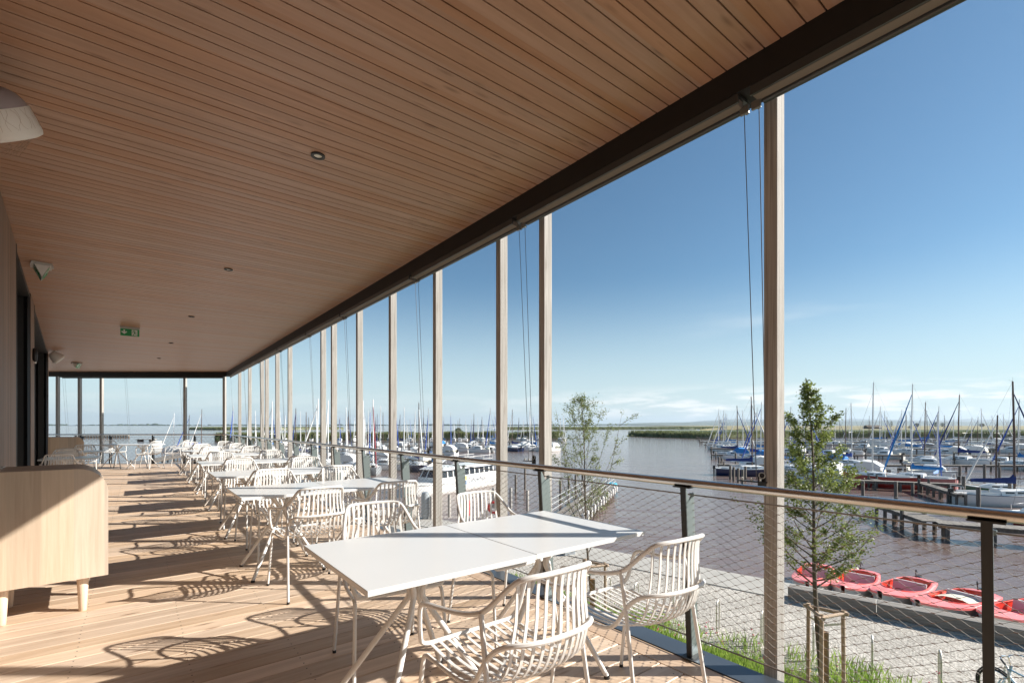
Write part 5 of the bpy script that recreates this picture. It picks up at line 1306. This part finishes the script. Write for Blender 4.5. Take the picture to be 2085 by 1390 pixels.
MB().box(SX*1.61-.006, SX*1.61+.006, ys-.55 if SX < 0 else ys+.05, ys-.05 if SX < 0 else ys+.55, 1.05, 1.4).build('emblem', M['logoyellow'], shp)
MB().box(SX*1.61-.006, SX*1.61+.006, ys-.5 if SX < 0 else ys+.1, ys-.1 if SX < 0 else ys+.5, .66, .98).build('emblem', M['bluehull'], shp)

# red hire boats in front of the quay
def hire_boat():
    e = empty('hire_boat'); L, B, fb = 3.5, 1.22, .55
    def hwd(t): return B/2*(.70+.30*math.sin(min(1, t/.5)*math.pi/2)) if t < .5 else B/2*max(.0, 1-((t-.5)/.5)**2.2)**.62
    N_ = 22; secs = []
    for i in range(N_+1):
        t = i/N_; h_ = max(.05, hwd(t)); y = -L/2+L*t; z = fb+.24*max(0,t-.3)**2*2
        sec = [(h_, y, z), (h_*.99, y-.01, z-.05), (h_*.82, y-.05*t, z*.45), (h_*.60, y-.12*t*t, .0), (h_*.35, y-.22*t*t, -.12), (0, y-.25*t*t, -.14)]
        secs.append([(-a, b, c) for a, b, c in sec]+[(a, b, c) for a, b, c in reversed(sec[:-1])])
    n_ = len(secs[0]); ho = MB().loft(secs).add(secs[0], [tuple(range(n_-1, -1, -1))]).build('hull', M['hullgrey'], e)
    # deck ring with open cockpit
    c0, c1 = .05, .70; v = []; f = []; inner = []
    for i in range(N_+1):
        t = i/N_; h_ = max(.05, hwd(t))+.02; y = -L/2+L*t; z = fb+.24*max(0,t-.3)**2*2
        if c0 <= t <= c1:
            q = (t-c0)/(c1-c0); ih = (h_-.095)*(min(1, max(0, 1-((q-.5)*2)**8))**.5 if q < .5 else max(.02, 1-((q-.5)*2)**3.2*.95)**.6)
            ih = max(.02, ih)
        else: ih = .02
        inner.append((ih, y, z)); v += [(-h_, y, z), (-(h_*.55+ih*.45), y, z+.045), (-ih, y, z+.05), (ih, y, z+.05), ((h_*.55+ih*.45), y, z+.045), (h_, y, z), (h_+.005, y, z-.06), (-h_-.005, y, z-.06)]
    for i in range(N_):
        a = i*8; t = (i+.5)/N_; opn = c0 < t < c1
        for k in (0, 1, 3, 4, 5): f.append((a+k, a+k+1, a+8+k+1, a+8+k))
        f.append((a+7, a, a+8, a+15))
        if not opn: f.append((a+2, a+3, a+11, a+10))
    MB().add(v, f, True).build('deck', M['coral'], e)
    # cockpit well
    w_ = MB(); ins = [p for p in inner if p[0] > .03]; v = []; f = []
    for ih, y, z in ins: v += [(-ih, y, z+.052), (-ih*.96, y, .10), (ih*.96, y, .10), (ih, y, z+.052)]
    for i in range(len(ins)-1):
        a = i*4
        for k in range(3): f.append((a+k, a+4+k, a+5+k, a+k+1))
    f += [(0, 1, 2, 3), tuple(len(v)-4+k for k in (3, 2, 1, 0))]
    w_.add(v, f).build('cockpit_well', M['scarlet'], e)
    rm = MB().tube([(-a, b, c+.055) for a, b, c in ins], .022, 6).tube([(a, b, c+.055) for a, b, c in ins], .022, 6); rm.build('coaming', M['scarlet'], e)
    xb = B*.36
    MB().box(-xb, xb, -.55, -.12, .12, .34).build('seat', M['seatgrey'], e)
    MB().hexa([(-xb, -.62, .30), (xb, -.62, .30), (xb, -.55, .30), (-xb, -.55, .30), (-xb, -.74, .68), (xb, -.74, .68), (xb, -.68, .68), (-xb, -.68, .68)]).build('backrest', M['seatgrey'], e)
    MB().torus((-.02, .20, .52), .15, .013, (0, -.8, .6), 20, 6).tube([(-.02, .20, .52), (-.02, .45, .42)], .015, 6).tube([(-.17, .2, .52), (.13, .2, .52)], .008, 5).build('steering_wheel', M['glossblack'], e)
    MB().hexa([(-xb*.9, .30, .16), (xb*.9, .30, .16), (xb*.8, .5, .16), (-xb*.8, .5, .16), (-xb*.9, .36, .50), (xb*.9, .36, .50), (xb*.8, .48, .54), (-xb*.8, .48, .54)]).build('dashboard', M['scarlet'], e)
    MB().box(-xb*.95, xb*.95, -1.25, -.85, .3, .335).build('rear_bench', M['glossblack'], e)
    MB().tube(catmull([(.12, -1.72, .60), (.14, -1.70, .80), (.10, -1.62, .88), (.05, -1.55, .80)], 4), .014, 6).box(.05, .2, -1.98, -1.84, .2, .62).build('motor_tiller', M['glossblack'], e)
    MB().lathe([(.03, 0), (.03, .05), (.05, .06), (.05, .08)], (0, L/2-.35, fb+.13), 10).build('bow_cleat', M['chrome'], e)
    e['category'] = 'hire boat'; return e
HB = hire_boat()
zb = W+.62
bl = [((1612, 1188), (1700, 1157), 'leftmost coral hire boat, partly hidden by the tree and post'), ((1706, 1201), (1775, 1163), 'second coral hire boat from the left, behind the tree trunk'), ((1792, 1215), (1882, 1179), 'middle coral hire boat with a white backrest'), ((1880, 1237), (2006, 1203), 'fourth coral hire boat from the left with a cream cover over its seat'), ((2012, 1260), (2160, 1229), 'rightmost coral hire boat, cut by the right edge')]
for i, (bw_, st_, lab) in enumerate(bl):
    a = gp(*bw_, zb); b = gp(*st_, zb-.05); d = (a-b); c = (a+b)/2
    c = a-d.normalized()*1.65
    rz = math.atan2(d.y, d.x)-math.pi/2
    o = dup(HB, Vector((c.x, c.y, W)), rz+[.30, .10, .03, -.03, .04][i], [1.05, 1.02, 1.04, 1.06, 1.08][i], label=lab, group='coral hire boats at the quay')
    if i == 3:
        MB().loft([[(x*.5, y, z) for x, z in ((-1, .52), (-.5, .60), (0, .62), (.5, .60), (1, .52))] for y in (-.85, -.5, -.1)]).build('seat_cover', M['cream'], o)
kill(HB)

# far-left water objects
def dinghy_sail(u, vt, vb, label):
    D = (CAMH-W)*F/(vb-HY); h = (vb-vt)/F*D; X = (u-CX)/F*D; e = empty('dinghy', Vector((X, D, W)), .6)
    secs = hull_secs(4.5, 1.6, .45, .2); MB().loft(secs).build('hull', M['gelwhite'], e); deck_from(secs, 0, .002).build('deck', M['gelwhite'], e)
    MB().tube([(0, .4, .4), (0, .3, h)], .04, 6).build('mast', M['alu'], e)
    MB().add([(0, .35, .9), (.5, -1.8, .9), (.25, -.6, h*.55), (0, .25, h), (0.02, .36, .9), (.52, -1.8, .9), (.27, -.6, h*.55), (.02, .26, h)], [(0, 1, 2, 3), (7, 6, 5, 4), (0, 4, 5, 1), (1, 5, 6, 2), (2, 6, 7, 3)]).build('sail', M['cwhite'], e)
    return tag(e, label, 'sailing dinghy', 'sailing dinghies on the lake')
dinghy_sail(171, 861, 888, 'sailing dinghy with a full white sail between the far posts at left')
dinghy_sail(156, 868, 888, 'sailing dinghy with a narrow white sail just left of a far post')
def breakwater():
    a = gp(166, 892, W); b = gp(262, 891.5, W); d = b-a; L = d.length; e = empty('pile_breakwater', a, math.atan2(d.y, d.x))
    MB().box(0, L, -.6, .6, 1.1, 1.35).build('cap', M['concrete'], e)
    for k in range(18): MB().lathe([(.45, -1), (.45, 1.1)], (k*L/17.5+.5, 0, 0), 8).build('pile', M['pile'], e)
    return tag(e, 'low pile breakwater on the lake left of the far tables', 'breakwater')
breakwater()
a = gp(230, 952, W+.86); b = gp(372, 924, W+.86); jetty(a, b, 2.4, 'weathered boardwalk below the far end of the terrace', step=3, grp='boardwalks beyond the far end')
a = gp(300, 944, W+.86); b = gp(420, 938, W+.86); jetty(a, b, 1.6, 'second boardwalk under the far end table on pale posts', step=2, grp='boardwalks beyond the far end')
p = gp(298, 898, W); e = empty('swim_raft', p); MB().box(-3, 3, -1.5, 1.5, .6, .85).build('platform', M['concrete'], e)
for x in (-2.2, 2.2): MB().box(x-.5, x+.5, -1, 1, -.3, .6).build('float', M['pile'], e)
tag(e, 'small pale swimming raft on the lake behind the far end table', 'raft')
for u, vt, vb, m_, lab in ((358.6, 841, 902, 'mastwhite', 'white sailing boat moored beyond the far end rail, tall white mast'), (389.3, 845, 905, 'mastdark', 'white sailing boat beyond the far end rail with blue furled sail'), (414.8, 833, 906, 'mastdark', 'dark-masted sailing boat beyond the far end rail nearest the corner')):
    D = 112; s_ = sailboat('sailing_boat', 7, 2.4, 'gelwhite', 'croyal' if u == 389.3 else None, 'croyal' if u == 389.3 else 'cwhite', m_, H=(CAMH-W)+(HY-vt)/F*D); s_.location = Vector(((u-CX)/F*D, D, W)); s_.rotation_euler = (0, 0, 2.2)
    tag(s_, lab, 'sailing boat', 'boats beyond the far end')
# bushes
def bush(u, vb, vt, wpx, z, label, grp):
    D = (CAMH-z)*F/(vb-HY); X = (u-CX)/F*D; h = (vb-vt)/F*D; wd = wpx/F*D; r = random.Random(int(u)); e = empty('bush', Vector((X, D, z)))
    MB().tube([(0, 0, -.3), (.1, 0, h*.6)], wd*.02+.05, 6).build('trunk', M['bark'], e)
    v = []; f = []
    for _ in range(900):
        a, q = r.uniform(0, 6.28), r.random()**.5; hh = r.random(); rad = wd/2*q*math.sin(math.pi*(.12+.80*hh))*(1+.2*math.sin(a*3)); c = Vector((rad*math.cos(a), rad*math.sin(a), h*(.05+.95*hh)))
        s_ = wd*.045; a_ = Vector((r.gauss(0, 1), r.gauss(0, 1), r.gauss(0, 1))).normalized(); b2 = a_.orthogonal().normalized(); o = len(v)
        v += [c-a_*s_, c+b2*s_, c+a_*s_, c-b2*s_]; f.append((o, o+1, o+2, o+3))
    MB().add(v, f).build('crown', M['bush'], e); return tag(e, label, 'bush', grp)
bush(933, 891, 871, 20, W+.2, 'round dark bush standing out of the reeds behind the left marina', None)
bush(450, 899, 888, 24, W+.1, 'dark bushy reed clump left of the terrace corner post', None)
PLZ = W+1.9
for i, (u, vb, vt, wpx, lab) in enumerate(((1815, 868.5, 857, 6, 'small lone tree on the plain right of the hut'), (1867, 868.2, 861, 9, 'low bush on the plain behind the pink sailboat mast'), (1905, 868.3, 859, 9, 'left of two dark bushes on the plain'), (1919, 868.3, 860.5, 8, 'right of two dark bushes on the plain'), (2000, 868.5, 861.5, 10, 'wide low bush on the plain near the right edge'), (1853, 872, 867, 7, 'low shrub in the middle of the plain'))):
    bush(u, vb, vt, wpx, PLZ, lab, 'bushes on the plain')
p = gp(1776, 872.6, PLZ); e = empty('reed_hut', p, .05)
MB().box(-8.5, 8.5, -4, 4, 0, 2.2).build('wall', M['pile'], e); rb_ = MB(); rb_.add([(-8.8, -4.3, 2.1), (8.8, -4.3, 2.1), (8.8, 4.3, 2.1), (-8.8, 4.3, 2.1), (-8.6, 0, 4.4), (8.6, 0, 4.4)], [(0, 1, 5, 4), (2, 3, 4, 5), (0, 4, 3), (1, 2, 5), (3, 2, 1, 0)]); rb_.build('roof', M['bark'], e)
tag(e, 'long dark hut standing alone on the reed plain', 'hut')

# ================================================================== AIR
hz = MB().box(-16000, 19000, -60, 26500, W-1.3, 420).build('haze')
hm2 = bpy.data.materials.new('haze'); hm2.use_nodes = True; t = hm2.node_tree
for n_ in list(t.nodes): t.nodes.remove(n_)
pv = t.nodes.new('ShaderNodeVolumePrincipled'); pv.inputs['Color'].default_value = (.70, .84, 1., 1); pv.inputs['Density'].default_value = 3.8e-5; pv.inputs['Anisotropy'].default_value = .2
ou = t.nodes.new('ShaderNodeOutputMaterial'); t.links.new(pv.outputs[0], ou.inputs['Volume'])
hz.data.materials.append(hm2); tag(hz, kind='stuff')
